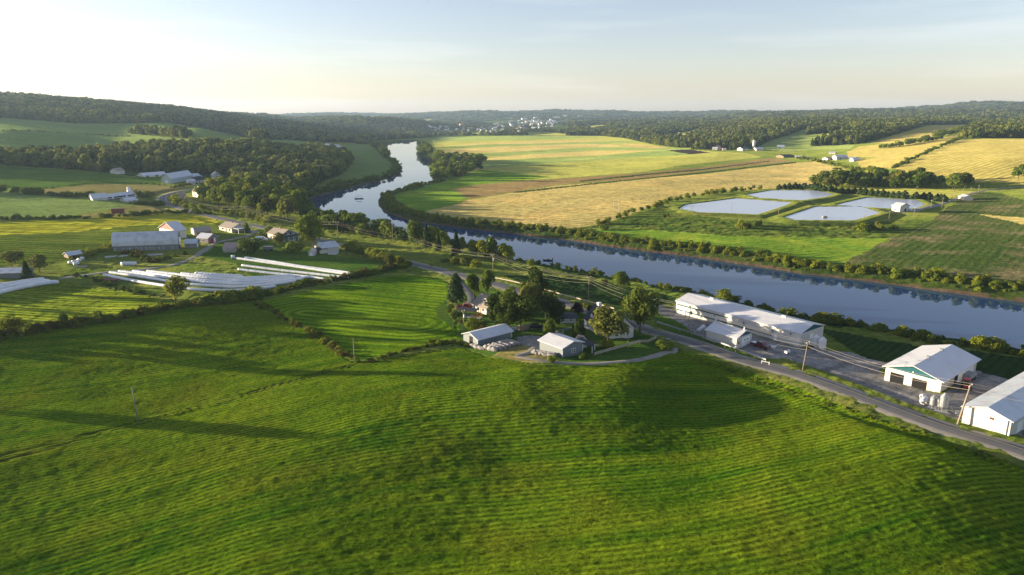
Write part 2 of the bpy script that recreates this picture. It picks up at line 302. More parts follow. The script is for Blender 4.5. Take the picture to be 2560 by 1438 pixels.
fdef('forest', 'forest_floor', 'wooded hills and valley sides', (0.038, 0.060, 0.015), (0.060, 0.083, 0.021), ang=0, sp=20, bh=1.0, rowk=0, big=.004, tuft=.09, sheen=0.3)
fdef('ditch', 'ditch', 'dark grassy ditch lines between fields', (0.038, 0.056, 0.015), (0.053, 0.071, 0.019), ang=0, sp=5, bh=.5, rowk=.2, sheen=0.4)
fdef('lane', 'wheel_track', 'dark wheel track crossing the front field', (0.042, 0.072, 0.005), (0.072, 0.090, 0.009), ang=.7, sp=1.2, bh=.3, rowk=.6, big=.05, tuft=.9, sheen=0.6)
fdef('track', 'worn_ground', 'grey gravel yards and worn tracks', (.21, .205, .20), (.40, .375, .34), ang=.7, sp=5, bh=.2, rowk=.08, big=.045, tuft=1.2, c3=(.09, .09, .092), c3amt=.6, sheen=0)
fdef('garden', 'garden', 'clipped bright lawn around the houses', (.06, .12, .02), (.09, .15, .025), ang=0, sp=3, bh=.06, rowk=.05, big=.08, sheen=0.5)
ZK = list(FM)
Z = []                                                 # (kind, outline in photo pixels)
def z(k, *p): Z.append((k, p))
# wooded far country first, the clearings after
z('forest', (-900,100),(-900,300),(0,294),(200,309),(420,307),(520,323),(632,346),(700,350),(790,356),(860,356),(905,366),(935,352),(1040,345),(1080,345),(1104,341),
  (1280,339),(1500,339),(1560,345),(1640,362),(1720,373),(1800,377),(1870,373),(1960,379),(2050,372),(2140,362),(2240,336),(2310,313),(2430,311),(2440,318),(2400,330),(2400,346),(2560,346),(3600,340),(3600,100))
z('pasture' if 0 else 'farleft', (-900,300),(0,294),(200,309),(420,307),(520,323),(632,346),(610,360),(520,366),(420,370),(300,382),(200,390),(0,396),(-900,398))
z('forest', (325,329),(430,334),(480,343),(470,347),(400,341),(326,335))
z('forest', (-900,396),(0,394),(200,390),(300,382),(420,370),(520,366),(600,364),(700,374),(780,376),(850,384),(882,405),(852,437),(790,460),(760,500),(700,505),(610,472),(560,448),(420,438),(330,441),(200,426),(0,412),(-900,412))
z('farleft', (640,353),(720,349),(800,357),(852,363),(840,374),(720,372))
z('farleft', (865,356),(916,362),(950,385),(985,405),(1003,427),(985,440),(930,455),(880,466),(800,480),(770,478),(850,440),(885,410),(880,386))
z('yard', (-900,414),(0,414),(200,428),(330,443),(480,443),(420,455),(400,461),(240,459),(100,472),(-900,470))
z('tan', (100,474),(240,460),(400,463),(470,470),(430,483),(340,489),(120,488))
z('farleft', (-900,474),(90,476),(130,492),(230,494),(330,502),(400,508),(330,513),(290,522),(160,541),(-900,541))
z('tan', (0,548),(180,542),(300,523),(335,515),(395,515),(452,529),(300,542),(100,549))
z('yellow', (-900,575),(0,555),(200,546),(450,532),(540,546),(552,566),(480,577),(400,578),(285,592),(240,640),(120,655),(-900,670))
z('oats', (-900,622),(0,588),(150,582),(330,566),(470,556),(553,562),(552,567),(480,578),(400,579),(285,593),(240,642),(120,657),(-900,680))
z('leftlow', (-900,715),(0,735),(150,704),(250,720),(410,750),(470,756),(300,792),(100,826),(0,842),(-900,960))
z('yard', (560,600),(700,610),(840,640),(960,655),(1000,680),(860,700),(640,700),(590,660),(500,640))
z('house', (648,752),(800,722),(1000,686),(1110,696),(1130,735),(1120,752),(1086,768),(1092,790),(1130,808),(1152,826),(1148,845),(1050,872),(890,902),(800,842),(700,788))
z('near', (-3000,1100),(-900,1010),(0,848),(300,798),(500,765),(650,752),(700,790),(800,846),(880,908),(960,895),(1150,868),(1230,893),(1310,908),(1400,916),(1500,914),(1620,895),
  (1690,877),(1735,884),(1850,921),(2000,972),(2200,1048),(2400,1115),(2560,1172),(3200,1420),(5000,3000),(5000,9000),(-5000,9000))
z('yard', (1150,866),(1120,752),(1086,768),(1092,790),(1150,840),(1130,700),(1230,722),(1310,740),(1470,790),(1580,825),(1690,868),(1620,893),(1500,912),(1400,914),(1300,905),(1230,890))
z('reed', (1250,690),(1390,690),(1500,706),(1640,728),(1690,745),(1690,760),(1600,770),(1480,755),(1330,715))
z('reed', (2040,820),(2200,850),(2330,870),(2450,880),(2560,895),(3300,1030),(3300,1200),(2560,960),(2440,945),(2380,925),(2300,905),(2180,905),(2120,870))
z('track', (1640,765),(1700,778),(1860,830),(2000,870),(2060,875),(2120,880),(2200,905),(2290,905),(2200,925),(2240,960),(2350,985),(2440,925),(2500,940),(2560,955),(2560,1092),(2405,1053),(2235,994),(2070,931),(1972,897),
  (1900,895),(1850,870),(1760,845),(1690,800),(1645,785))
z('yard', (1640,788),(1690,802),(1765,848),(1840,876),(1905,900),(1870,900),(1760,858),(1640,815))
z('tan', (1262,870),(1330,858),(1350,880),(1420,908),(1330,908),(1235,888))
z('track', (1288,845),(1330,838),(1376,845),(1372,862),(1330,868),(1300,862))
z('lane', (-600,1302),(0,1138),(300,1062),(600,985),(870,912),(960,897),(960,900),(870,918),(600,992),(300,1075),(0,1158),(-600,1325))
z('near', (-600,1311),(0,1146),(300,1067),(600,987.5),(870,914.5),(870,916),(600,990),(300,1070),(0,1150),(-600,1316))
# right of the river: the plain
z('lime', (1080,350),(1108,343),(1280,340),(1500,340),(1560,346),(1640,364),(1720,374),(1800,380),(1860,382),(1905,393),(1700,414),(1600,431),(1380,447),(1280,453),(1200,459),(1130,462),(1110,430),(1100,395))
z('strip', (1080,350),(1108,343),(1280,340),(1400,340),(1500,342),(1400,348),(1250,351),(1100,354))
z('wheat2', (1200,357),(1280,355),(1450,350),(1520,353),(1400,357),(1250,362),(1130,365))
z('strip', (1100,368),(1200,362),(1400,358),(1560,352),(1600,356),(1500,360),(1280,366),(1110,372))
z('wheat2', (1110,374),(1280,366),(1450,360),(1550,362),(1545,368),(1400,372),(1280,380),(1110,384))
z('strip', (1180,384),(1280,380),(1450,369),(1600,368),(1740,370),(1720,374),(1640,376),(1450,382),(1280,390),(1200,392))
z('wheat2', (1210,396),(1280,389),(1480,377),(1640,376),(1500,388),(1280,398),(1210,402))
z('wheat', (1560,358),(1640,365),(1675,370),(1600,371),(1550,365))
z('strip', (1205,404),(1280,399),(1500,389),(1640,377),(1720,374),(1740,386),(1600,394),(1400,407),(1280,415),(1205,419))
z('plough', (1668,376),(1725,374),(1778,382),(1725,386))
z('bright', (1090,450),(1200,425),(1380,443),(1280,454),(1190,462),(1135,472),(1000,482),(985,484),(1085,462))
z('brown', (1134,473),(1200,461),(1280,455),(1380,448),(1600,433),(1760,418),(1925,395),(1986,403),(1850,418),(1700,435),(1560,450),(1400,461),(1280,481),(1180,496),(1166,492))
z('wheat', (1060,530),(1140,511),(1180,498),(1290,481),(1400,463),(1560,453),(1780,433),(1985,408),(2040,404),(2128,428),(2110,452),(1950,470),(1800,480),(1660,502),(1570,540),(1500,560),(1430,572),(1280,566),(1180,552),(1100,545))
z('bright', (960,493),(1000,483),(1130,474),(1165,494),(1140,510),(1058,530),(1000,532),(965,516))
z('ditch', (1440,463),(1560,450),(1560,453),(1440,466),(1300,482),(1280,483),(1280,480)); z('ditch', (1560,450),(1760,430),(1900,414),(1990,404),(1990,408),(1900,417),(1760,434),(1560,453))
z('ditch', (1450,452),(1600,436),(1770,421),(1770,424),(1600,440),(1450,455)); z('ditch', (1770,421),(1925,402),(1925,404),(1770,424))
z('bright', (1455,576),(1570,571),(1800,588),(2060,594),(2222,596),(2190,625),(2105,657),(1990,648),(1850,636),(1660,607))
z('scrub', (1430,573),(1500,561),(1570,541),(1660,515),(1700,530),(1960,552),(2140,556),(2300,550),(2330,560),(2225,596),(1800,588),(1570,570))
z('berm', (1660,503),(1740,487),(1860,476),(1940,472),(2080,474),(2320,492),(2350,510),(2310,545),(2140,560),(1980,560),(1820,548),(1690,532))
z('dark', (2110,658),(2225,598),(2330,548),(2400,500),(2450,478),(2560,492),(3500,560),(3500,840),(2560,735),(2300,700),(2180,683))
z('lime', (2120,464),(2440,478),(2360,500),(2330,502),(2180,484))
z('rough', (2480,478),(2560,460),(3500,480),(3500,570),(2560,500))
z('wheat2', (2440,535),(2560,545),(3500,600),(3500,625),(2560,562))
z('rough', (1860,380),(1960,379),(2050,375),(2130,378),(2135,412),(2100,420),(2040,403),(1985,402),(1930,394))
# right hill clearings
z('strip', (1885,371),(1925,352),(1970,338),(2010,323),(2060,315),(2084,312),(2070,320),(2030,330),(2012,338),(2050,334),(2100,333),(2104,343),(2060,352),(2024,366),(2080,364),(2138,361),(2125,373),(2050,374),(1960,379))
z('hill', (2172,358),(2240,337),(2300,319),(2330,313),(2432,312),(2440,317),(2400,327),(2345,334),(2338,343),(2300,350),(2220,359))
z('hill', (2118,380),(2150,366),(2200,361),(2300,354),(2398,336),(2393,346),(2340,368),(2280,396),(2225,422),(2150,418),(2140,400),(2190,394),(2120,392))
z('hill', (2232,421),(2290,396),(2350,369),(2402,348),(2560,347),(3600,342),(3600,470),(2560,462),(2510,456),(2440,456),(2380,443),(2250,427))
z('lime', (1630,347),(1700,331),(1752,323),(1742,333),(1712,346),(1655,348)); z('wheat2', (1690,322),(1755,312),(1752,316),(1700,326)); z('lime', (1545,328),(1572,314),(1572,331))
z('lime', (1040,300),(1100,296),(1100,300),(1050,305)); z('lime', (1225,297),(1300,293),(1340,294),(1240,300)); z('lime', (1160,333),(1210,332),(1205,338),(1165,338))
for q in ([(1430,318),(1500,311),(1545,316),(1480,325)], [(1760,303),(1850,297),(1870,301),(1780,309)], [(1585,318),(1630,311),(1640,315),(1600,324)], [(1330,338),(1390,333),(1440,336),(1400,340)], [(2120,300),(2200,295),(2230,298),(2150,304)], [(2440,300),(2520,296),(2560,299),(2480,305)], [(900,296),(980,293),(985,297),(910,300)], [(1420,300),(1500,298),(1510,302),(1430,305)], [(640,315),(700,311),(720,316),(660,320)]): z('lime' if q[0][0] % 20 else 'strip', *q)
z('yard', (930,352),(1000,352),(1035,348),(1040,352),(1000,357),(950,362))
z('mud', (825,476),(880,466),(948,460),(935,466),(870,474),(830,480))
def catmull(P, step):
    P = np.array(P, float); out = []
    Q = np.vstack([2 * P[0] - P[1], P, 2 * P[-1] - P[-2]])
    for i in range(1, len(Q) - 2):
        n = max(2, int(np.hypot(*(Q[i + 1] - Q[i])[:2]) / step))
        for k in range(n):
            t = k / n; out.append(.5 * (2 * Q[i] + (Q[i + 1] - Q[i - 1]) * t + (2 * Q[i - 1] - 5 * Q[i] + 4 * Q[i + 1] - Q[i + 2]) * t * t + (3 * Q[i] - Q[i - 1] - 3 * Q[i + 1] + Q[i + 2]) * t ** 3))
    out.append(P[-1]); return np.array(out)
ROAD = [(2900,1270),(2560,1131),(2330,1053),(2108,984),(1980,940),(1856,901),(1740,862),(1640,832),(1560,807),(1480,782),(1390,754),(1300,729),(1200,702),(1100,677),(1000,653),(905,629),(835,611),(740,586),(661,570),(567,551),(505,536),(450,520),(418,508),(405,500),(410,490),(437,481),(480,474)]
gx_, gy_, _ = G([p[0] for p in ROAD], [p[1] for p in ROAD]); ROADW = np.stack([gx_, gy_], 1); _d = (ROADW[0] - ROADW[2]) / np.hypot(*(ROADW[0] - ROADW[2])); ROADW = np.vstack([ROADW[0] + _d * 160, ROADW[0] + _d * 80, ROADW])
RCL = catmull(ROADW, 4.0); RCZ = tps(RCL[:, 0], RCL[:, 1])
for s_ in SWELL: RCZ = RCZ + bump(RCL[:, 0], RCL[:, 1], *s_)
RCZ = np.convolve(np.pad(RCZ, 6, 'edge'), np.ones(13) / 13, 'valid') + .25; RCON = True
# ---------------- terrain sheet ----------------
def build_ground():
    A = np.radians(np.concatenate([np.arange(-180, -48, 3.0), np.arange(-48, -40, .5), np.arange(-40, 40, .095), np.arange(40, 48, .5), np.arange(48, 180.1, 3.0)]))
    R = [18.0]
    while R[-1] < 9800:
        r = R[-1]; R.append(r + max(.14, min(r * r / 40920 * 1.25, r * .0062)))
    R = np.array(R); nr, na = len(R), len(A)
    X = (R[:, None] * np.sin(A)[None]); Y = (R[:, None] * np.cos(A)[None]); x, y = X.ravel(), Y.ravel()
    h = H(x, y); cz = lambda q: q.reshape(nr, na)
    # zone of every cell, from its centre (edges wander a little)
    cx = (X[:-1, :-1] + X[1:, 1:]).ravel() / 2; cy = (Y[:-1, :-1] + Y[1:, 1:]).ravel() / 2
    hc = (cz(h)[:-1, :-1] + cz(h)[1:, 1:]).ravel() / 2
    r = np.hypot(cx, cy)
    wob = np.clip(r / 400, .15, 1.2)
    u, v = proj(cx + fbm(cx / 9, cy / 9, 5) * 2.2 * wob, cy + fbm(cx / 9, cy / 9, 6) * 2.2 * wob, hc)
    ok = (cy > 15) & (np.abs(np.arctan2(cx, cy)) < 1.0)
    zn = np.zeros(len(cx), int)
    for k, p in Z:
        p = np.array(p, float); m = ok & (u > p[:, 0].min()) & (u < p[:, 0].max()) & (v > p[:, 1].min()) & (v < p[:, 1].max())
        i = np.nonzero(m)[0]; i = i[pip(u[i], v[i], p)]; zn[i] = ZK.index(k)
    zn[(~ok) & (r < 400)] = ZK.index('near'); zn[(~ok) & (r > 900)] = ZK.index('forest')
    nb = np.nonzero((np.abs(cx) < 3000) & (cy > 20) & (cy < 2600))[0]
    d = sdf(cx[nb], cy[nb], RIVW); e = fbm(cx[nb] / 14, cy[nb] / 14, 8) * 7
    side = segd(cx[nb], cy[nb], RIVW[41:], closed=False) < segd(cx[nb], cy[nb], RIVW[:41], closed=False)
    isf = zn[nb] == ZK.index('forest')
    zn[nb[(d < 13 + e) & (cy[nb] < 1300) & side]] = ZK.index('bank')
    zn[nb[(d < 9 + e) & (cy[nb] < 1300) & ~side & ~isf]] = ZK.index('reed'); zn[nb[(d < 7 + e * .5) & (cy[nb] >= 1300)]] = ZK.index('bank')
    zn[nb[(d < 1.3 + e * .15)]] = ZK.index('mud')
    # leafy relief of the near crops as real height
    inn = (y > 15) & (R[:, None] * np.ones(na)).ravel().__lt__(420); i = np.nonzero(inn)[0]
    zi = np.zeros((nr, na), int); zi[:-1, :-1] = zn.reshape(nr - 1, na - 1); zi = zi.ravel()
    def rel(k, f):
        j = i[zi[i] == ZK.index(k)]
        if len(j): h[j] += f(x[j], y[j])
    def rows(xx, yy, ang, sp, warp=0):
        s = -math.sin(ang) * xx + math.cos(ang) * yy + warp * fbm(xx / 45, yy / 45, 12, 2); return np.sin(s * 2 * math.pi / sp)
    rel('near', lambda a, b: fbm(a / 1.7, b / 1.3, 4, 2) * .13 + fbm(a / 14, b / 9, 40, 2) * .35)
    rel('house', lambda a, b: fbm(a / 2, b / 2, 4, 2) * .10)
    rel('lane', lambda a, b: fbm(a / 3, b / 3, 4, 2) * .1 - .05)
    rel('leftlow', lambda a, b: rows(a, b, .02, 5.2, 6) * .13 + fbm(a / 2, b / 2, 4, 2) * .15)
    rel('yellow', lambda a, b: rows(a, b, .05, 9, 10) * .22 + fbm(a / 3, b / 3, 4, 2) * .2)
    for k in ('rough', 'yard', 'scrub', 'bank', 'reed'): rel(k, lambda a, b: fbm(a / 3, b / 3, 4, 3) * (.4 if k in ('scrub', 'reed') else .3 if k != 'yard' else .08))
    F = (np.arange(nr - 1)[:, None] * na + np.arange(na - 1)[None]).ravel(); F = np.stack([F, F + 1, F + na + 1, F + na], 1)
    V = np.stack([x, y, h], 1)
    # analytic-ish normals so that field borders do not show as creases
    gx = np.stack([np.gradient(cz(V[:, c]), axis=0) for c in range(3)], -1); gy = np.stack([np.gradient(cz(V[:, c]), axis=1) for c in range(3)], -1)
    NN = np.cross(gy, gx); NN /= np.linalg.norm(NN, axis=-1, keepdims=True) + 1e-12; NN[NN[..., 2] < 0] *= -1; NN = NN.reshape(-1, 3)
    for k in range(len(ZK)):
        f = F[zn == k]
        if not len(f): continue
        uq, inv = np.unique(f, return_inverse=True); nm, lb, mt = FM[ZK[k]]
        o = mesh_np(nm, V[uq], inv.reshape(-1, 4), [mt], smooth_=True)
        if ZK[k] in ('near', 'house'):
            xx, yy = V[uq, 0], V[uq, 1]
            if ZK[k] == 'near':
                xs_ = np.arange(-400, 400, 2.0); fs = np.cumsum(np.interp(xs_, [-150, -100, -60, -30, 0, 20, 40, 70, 120], [.3, .45, .75, .5, .15, .15, .4, .35, .2])) * 2.0
                rc = (yy - np.interp(xx, xs_, fs)) * .86 + fbm(xx / 40, yy / 40, 12, 2) * 2.2
            else: rc = segd(xx, yy, [PL(760, 780, .5), PL(1040, 808, .5)], False) + fbm(xx / 20, yy / 20, 12, 2) * 2
            at = o.data.attributes.new('rowc', 'FLOAT', 'POINT'); at.data.foreach_set('value', rc.astype(np.float32))
        o.data.normals_split_custom_set_from_vertices(NN[uq].tolist())
        tag(o, lb, kind='structure')
build_ground()
# cap under everything beyond the last ring (keeps the land reaching the horizon)
a_ = np.radians(np.arange(0, 360, 6)); rr = np.array([9780., 30000.])
Vc = np.array([[r * math.sin(a), r * math.cos(a), zz] for r, zz in ((9780, 12), (9950, 8)) for a in a_]); nn_ = len(a_)
tag(mesh_np('land', Vc, [[i, (i + 1) % nn_, nn_ + (i + 1) % nn_, nn_ + i] for i in range(nn_)], [FM['forest'][2]]), 'distant land', kind='structure')

# ---------------- water ----------------
def water_mat(name, base, bh, sc1, rough=.04):
    m, n, b = newmat(name); b.inputs['Base Color'].default_value = (*base, 1); b.inputs['Roughness'].default_value = rough
    b.inputs['IOR'].default_value = 1.30; b.inputs['Specular IOR Level'].default_value = .5
    g = N(n, 'ShaderNodeNewGeometry'); mp = N(n, 'ShaderNodeMapping'); mp.inputs['Scale'].default_value = (1, 2.2, 1)
    t = N(n, 'ShaderNodeTexNoise', i_Scale=sc1, i_Detail=4.0); n.links.new(g.outputs['Position'], mp.inputs[0]); n.links.new(mp.outputs[0], t.inputs[0])
    bp = N(n, 'ShaderNodeBump', i_Strength=1.0, i_Distance=bh); n.links.new(t.outputs[0], bp.inputs['Height']); n.links.new(bp.outputs[0], b.inputs['Normal'])
    return m
def poly_sheet(name, pts, zz, mat, label, kind='structure'):
    import bmesh
    me = bpy.data.meshes.new(name); bm = bmesh.new(); vs = [bm.verts.new((x, y, zz)) for x, y in pts]
    f = bm.faces.new(vs); bmesh.ops.triangulate(bm, faces=[f]); bmesh.ops.recalc_face_normals(bm, faces=bm.faces[:])
    if sum(ff.normal.z for ff in bm.faces) < 0: bmesh.ops.reverse_faces(bm, faces=bm.faces[:])
    bm.to_mesh(me); bm.free(); me.materials.append(mat); o = bpy.data.objects.new(name, me); col.objects.link(o); return tag(o, label, kind=kind)
def grow(pts, d):
    pts = np.array(pts); n = len(pts); ar = np.sum(pts[:, 0] * np.roll(pts[:, 1], -1) - np.roll(pts[:, 0], -1) * pts[:, 1]); out = []
    for i in range(n):
        e1 = pts[i] - pts[i - 1]; e2 = pts[(i + 1) % n] - pts[i]; n1 = np.array([e1[1], -e1[0]]) / (np.hypot(*e1) + 1e-9); n2 = np.array([e2[1], -e2[0]]) / (np.hypot(*e2) + 1e-9)
        q = n1 + n2; q = q / (np.hypot(*q) + 1e-6); out.append(pts[i] + q * d * (1 if ar > 0 else -1))
    return out
poly_sheet('river', grow(RIVW, .35), WZ, water_mat('river_water', (.022, .060, .14), .0006, .3, .01), 'calm blue river winding up the valley')
for i, p in enumerate(PONW):
    poly_sheet('lagoon', grow(p, .25), PZ, water_mat('pond_water', (.58, .62, .70), .04, .5, .2), ['left front', 'left rear', 'right front', 'right rear'][i] + ' water treatment lagoon')
# ---------------- roads as ribbons over the land ----------------
asph = plain('asphalt', (.11, .11, .115), .85, .25, .8, stain=(.15, .145, .135)); gravel = plain('gravel', (.26, .235, .20), .95, .3, .6, stain=(.13, .13, .10))
paint = plain('road_paint', (.42, .38, .22), .8, .3)
def ribbon(name, px, w, mat, label, lift=.12, offs=0.0, world=None, kind='structure', cross=5):
    if world is None: x, y, _ = G([p[0] for p in px], [p[1] for p in px]); world = np.stack([x, y], 1)
    c = catmull(world, 3.0); t = np.gradient(c, axis=0); t /= np.hypot(t[:, 0], t[:, 1])[:, None] + 1e-9; nrm = np.stack([-t[:, 1], t[:, 0]], 1)
    w = w if np.ndim(w) else np.full(len(c), w)
    if len(w) != len(c): w = np.interp(np.linspace(0, 1, len(c)), np.linspace(0, 1, len(w)), w)
    ks = np.linspace(-.5, .5, cross); V = np.concatenate([c + nrm * (offs + k * w)[:, None] for k in ks]); n = len(c)
    hz = H(V[:, 0], V[:, 1]).reshape(cross, n); mid = hz.mean(0); hz = np.maximum(hz, mid[None]) + lift
    hz[0] -= lift + .3 if kind == 'structure' and lift > .05 and cross > 2 else 0; hz[-1] -= lift + .3 if kind == 'structure' and lift > .05 and cross > 2 else 0
    V = np.column_stack([V, hz.ravel()])
    F = [[k * n + i, k * n + i + 1, (k + 1) * n + i + 1, (k + 1) * n + i] for k in range(cross - 1) for i in range(n - 1)]
    o = mesh_np(name, V, F, [mat], smooth_=True); o.data.flip_normals() if o.data.polygons[0].normal.z < 0 else None
    return tag(o, label, kind=kind), c
_, RC = ribbon('road', None, 8.7, gravel, 'gravel shoulders of the country road', .06, world=ROADW, cross=7)
ribbon('road', None, 7.2, asph, 'two lane asphalt country road along the river', .42, world=ROADW, cross=3)
# ---------------- foliage ----------------
def leafmat(name, c1, c2, trans=.35):
    m, n, b = newmat(name); L = n.links.new; b.inputs['Roughness'].default_value = .75; b.inputs['Specular IOR Level'].default_value = .05
    oi = N(n, 'ShaderNodeObjectInfo'); g = N(n, 'ShaderNodeNewGeometry'); t = N(n, 'ShaderNodeTexNoise', i_Scale=.55, i_Detail=3.0); L(g.outputs['Position'], t.inputs[0])
    t2 = N(n, 'ShaderNodeTexNoise', i_Scale=3.5, i_Detail=2.0); L(g.outputs['Position'], t2.inputs[0])
    a = N(n, 'ShaderNodeMath', operation='ADD'); L(t.outputs[0], a.inputs[0]); L(oi.outputs['Random'], a.inputs[1])
    a2 = N(n, 'ShaderNodeMath', operation='ADD'); L(a.outputs[0], a2.inputs[0]); L(t2.outputs[0], a2.inputs[1])
    r = N(n, 'ShaderNodeMapRange'); r.inputs[1].default_value = .85; r.inputs[2].default_value = 2.1; L(a2.outputs[0], r.inputs[0])
    mx = N(n, 'ShaderNodeMixRGB'); mx.inputs[1].default_value = list(c1) + [1]; mx.inputs[2].default_value = list(c2) + [1]; L(r.outputs[0], mx.inputs[0]); L(mx.outputs[0], b.inputs['Base Color'])
    tr = N(n, 'ShaderNodeBsdfTranslucent'); L(mx.outputs[0], tr.inputs[0]); ms = N(n, 'ShaderNodeMixShader'); ms.inputs[0].default_value = trans
    L(b.outputs[0], ms.inputs[1]); L(tr.outputs[0], ms.inputs[2]); L(ms.outputs[0], n.nodes['Material Output'].inputs[0]); return m
LM = dict(deep=leafmat('leaves_deep_green', (.018, .042, .008), (.105, .135, .020)), broad=leafmat('leaves_green', (0.032, 0.065, 0.010), (0.167, 0.221, 0.028)), maple=leafmat('leaves_maple', (0.050, 0.086, 0.009), (0.225, 0.274, 0.024)),
 dark=leafmat('needles', (0.022, 0.043, 0.016), (0.053, 0.084, 0.025), .2), yel=leafmat('leaves_yellow_green', (0.115, 0.137, 0.014), (0.232, 0.254, 0.026), .5),
 olive=leafmat('leaves_olive', (0.065, 0.079, 0.016), (0.202, 0.218, 0.042)), purple=leafmat('leaves_purple', (0.013, 0.006, 0.009), (0.025, 0.010, 0.014), .2),
 wood=leafmat('forest_leaves', (.034, .066, .020), (.24, .255, .05)), bush=leafmat('bush_leaves', (.07, .11, .012), (.25, .27, .025)),
 rust=leafmat('rusty_leaves', (0.079, 0.065, 0.014), (0.136, 0.119, 0.025)))
bark = plain('bark', (.10, .075, .055), .9, .3, 3)
def quads(P, Nn, s, rs):
    n = len(P); t = rs.normal(size=(n, 3)); t = np.cross(Nn, t); t /= np.linalg.norm(t, axis=1, keepdims=True) + 1e-9; b = np.cross(Nn, t)
    s = (s * (.6 + .8 * rs.rand(n)))[:, None]; e = .55 + .5 * rs.rand(n, 1)
    V = np.stack([P - t * s - b * s * e, P + t * s - b * s * e * .7, P + t * s * .8 + b * s * e, P - t * s * .9 + b * s * e], 1).reshape(-1, 3)
    return V, np.arange(4 * n).reshape(-1, 4)
def crown(kind, h, w, n, ls, seed):
    """leaf clumps through a crown: returns verts, quads (base of the tree at 0)"""
    rs = np.random.RandomState(seed); P = []; NN = []
    if kind in ('conifer', 'pine'):
        z0 = .08 if kind == 'conifer' else .22; tt = rs.rand(n) ** .75; zz = z0 + (1 - z0) * tt; tier = 9 if kind == 'conifer' else 6
        saw = 1 - .35 * ((tt * tier) % 1); rad = (1 - tt) ** (.85 if kind == 'conifer' else .6) * w / 2 * saw * (.55 + .45 * rs.rand(n) ** .5) + .12
        an = rs.rand(n) * 6.283; lump = 1 + .22 * np.sin(an * 5 + zz * 22 + seed); P = np.stack([np.cos(an) * rad * lump, np.sin(an) * rad * lump, zz * h], 1)
        NN = np.stack([np.cos(an), np.sin(an), .7 + 0 * an], 1) + rs.normal(size=(n, 3)) * .45
    elif kind == 'column':
        tt = rs.rand(n); an = rs.rand(n) * 6.283; prof = np.sin(np.clip(tt * 1.02 + .12, 0, 1) ** .8 * math.pi) ** .45
        rad = prof * w / 2 * (.75 + .25 * rs.rand(n)) * (1 + .12 * np.sin(an * 4 + tt * 15)); P = np.stack([np.cos(an) * rad, np.sin(an) * rad, .03 * h + tt * .96 * h], 1)
        NN = np.stack([np.cos(an), np.sin(an), .5 + 0 * an], 1) + rs.normal(size=(n, 3)) * .4
    else:
        z0 = dict(round=.16, tall=.10, open=.28, bush=-.05)[kind]; nl = dict(round=17, tall=18, open=12, bush=9)[kind]
        C = []; 
        for i in range(nl):
            q = rs.normal(size=3); q /= np.linalg.norm(q); q *= rs.rand() ** .33 * .66
            zc = z0 + (1 - z0) * (.5 + q[2] * .62); k = 1.0
            if kind == 'tall': k = .62 + .5 * math.sin(min(1, zc) * math.pi)
            C.append((q[0] * w / 2 * 1.15 * k, q[1] * w / 2 * 1.15 * k, zc * h, (.20 + .17 * rs.rand()) * w * (.8 if kind != 'bush' else 1)))
        C.append((0, 0, h * (z0 + (1 - z0) * .5), w * .3)); C = np.array(C)
        i = rs.choice(len(C), n, p=C[:, 3] ** 2 / np.sum(C[:, 3] ** 2)); q = rs.normal(size=(n, 3)); q /= np.linalg.norm(q, axis=1, keepdims=True)
        q[:, 2] = np.where((q[:, 2] < -.4) & (rs.rand(n) < .6), -q[:, 2], q[:, 2])
        rr = C[i, 3] * (.72 + .34 * rs.rand(n)); hk = (h * (1 - z0)) / w; hk = min(1.25, max(.6, hk))
        P = C[i, :3] + q * rr[:, None] * [1, 1, .85 * hk]; P[:, 2] = np.clip(P[:, 2], .05 * h if kind != 'bush' else 0.02, h * 1.0)
        NN = q + rs.normal(size=(n, 3)) * .5; NN[:, 2] += .25
    NN = NN / (np.linalg.norm(NN, axis=1, keepdims=True) + 1e-9)
    return quads(P, NN, ls, rs)
def trunk(h, r, kind, seed, top=.7):
    rs = np.random.RandomState(seed); V = []; F = []
    def limb(p0, p1, r0, r1, k=6, seg=3):
        p0 = np.array(p0, float); p1 = np.array(p1, float); d = p1 - p0; a = np.cross(d, [.3, .9, .1]); a /= np.linalg.norm(a); b = np.cross(d, a); b /= np.linalg.norm(b); s = len(V)
        for j in range(seg + 1):
            t = j / seg; c = p0 + d * t + (rs.normal(size=3) * r0 * .5 if 0 < j < seg else 0); rr = r0 + (r1 - r0) * t
            if j == 0 and p0[2] < .1: rr *= 1.35
            for i in range(k): an = 6.283 * i / k; V.append(c + (a * math.cos(an) + b * math.sin(an)) * rr)
        for j in range(seg):
            for i in range(k): F.append([s + j * k + i, s + j * k + (i + 1) % k, s + (j + 1) * k + (i + 1) % k, s + (j + 1) * k + i])
    limb((0, 0, -.6), (0, 0, h * top), r, r * .3, 7, 4)
    if kind in ('round', 'open', 'tall'):
        for i in range(5):
            an = rs.rand() * 6.283; z0 = h * (.22 + .3 * rs.rand()); L = h * (.2 + .1 * rs.rand()); limb((0, 0, z0), (math.cos(an) * L, math.sin(an) * L, z0 + L * .9), r * .5, r * .12, 5, 2)
    return np.array(V), np.array(F)
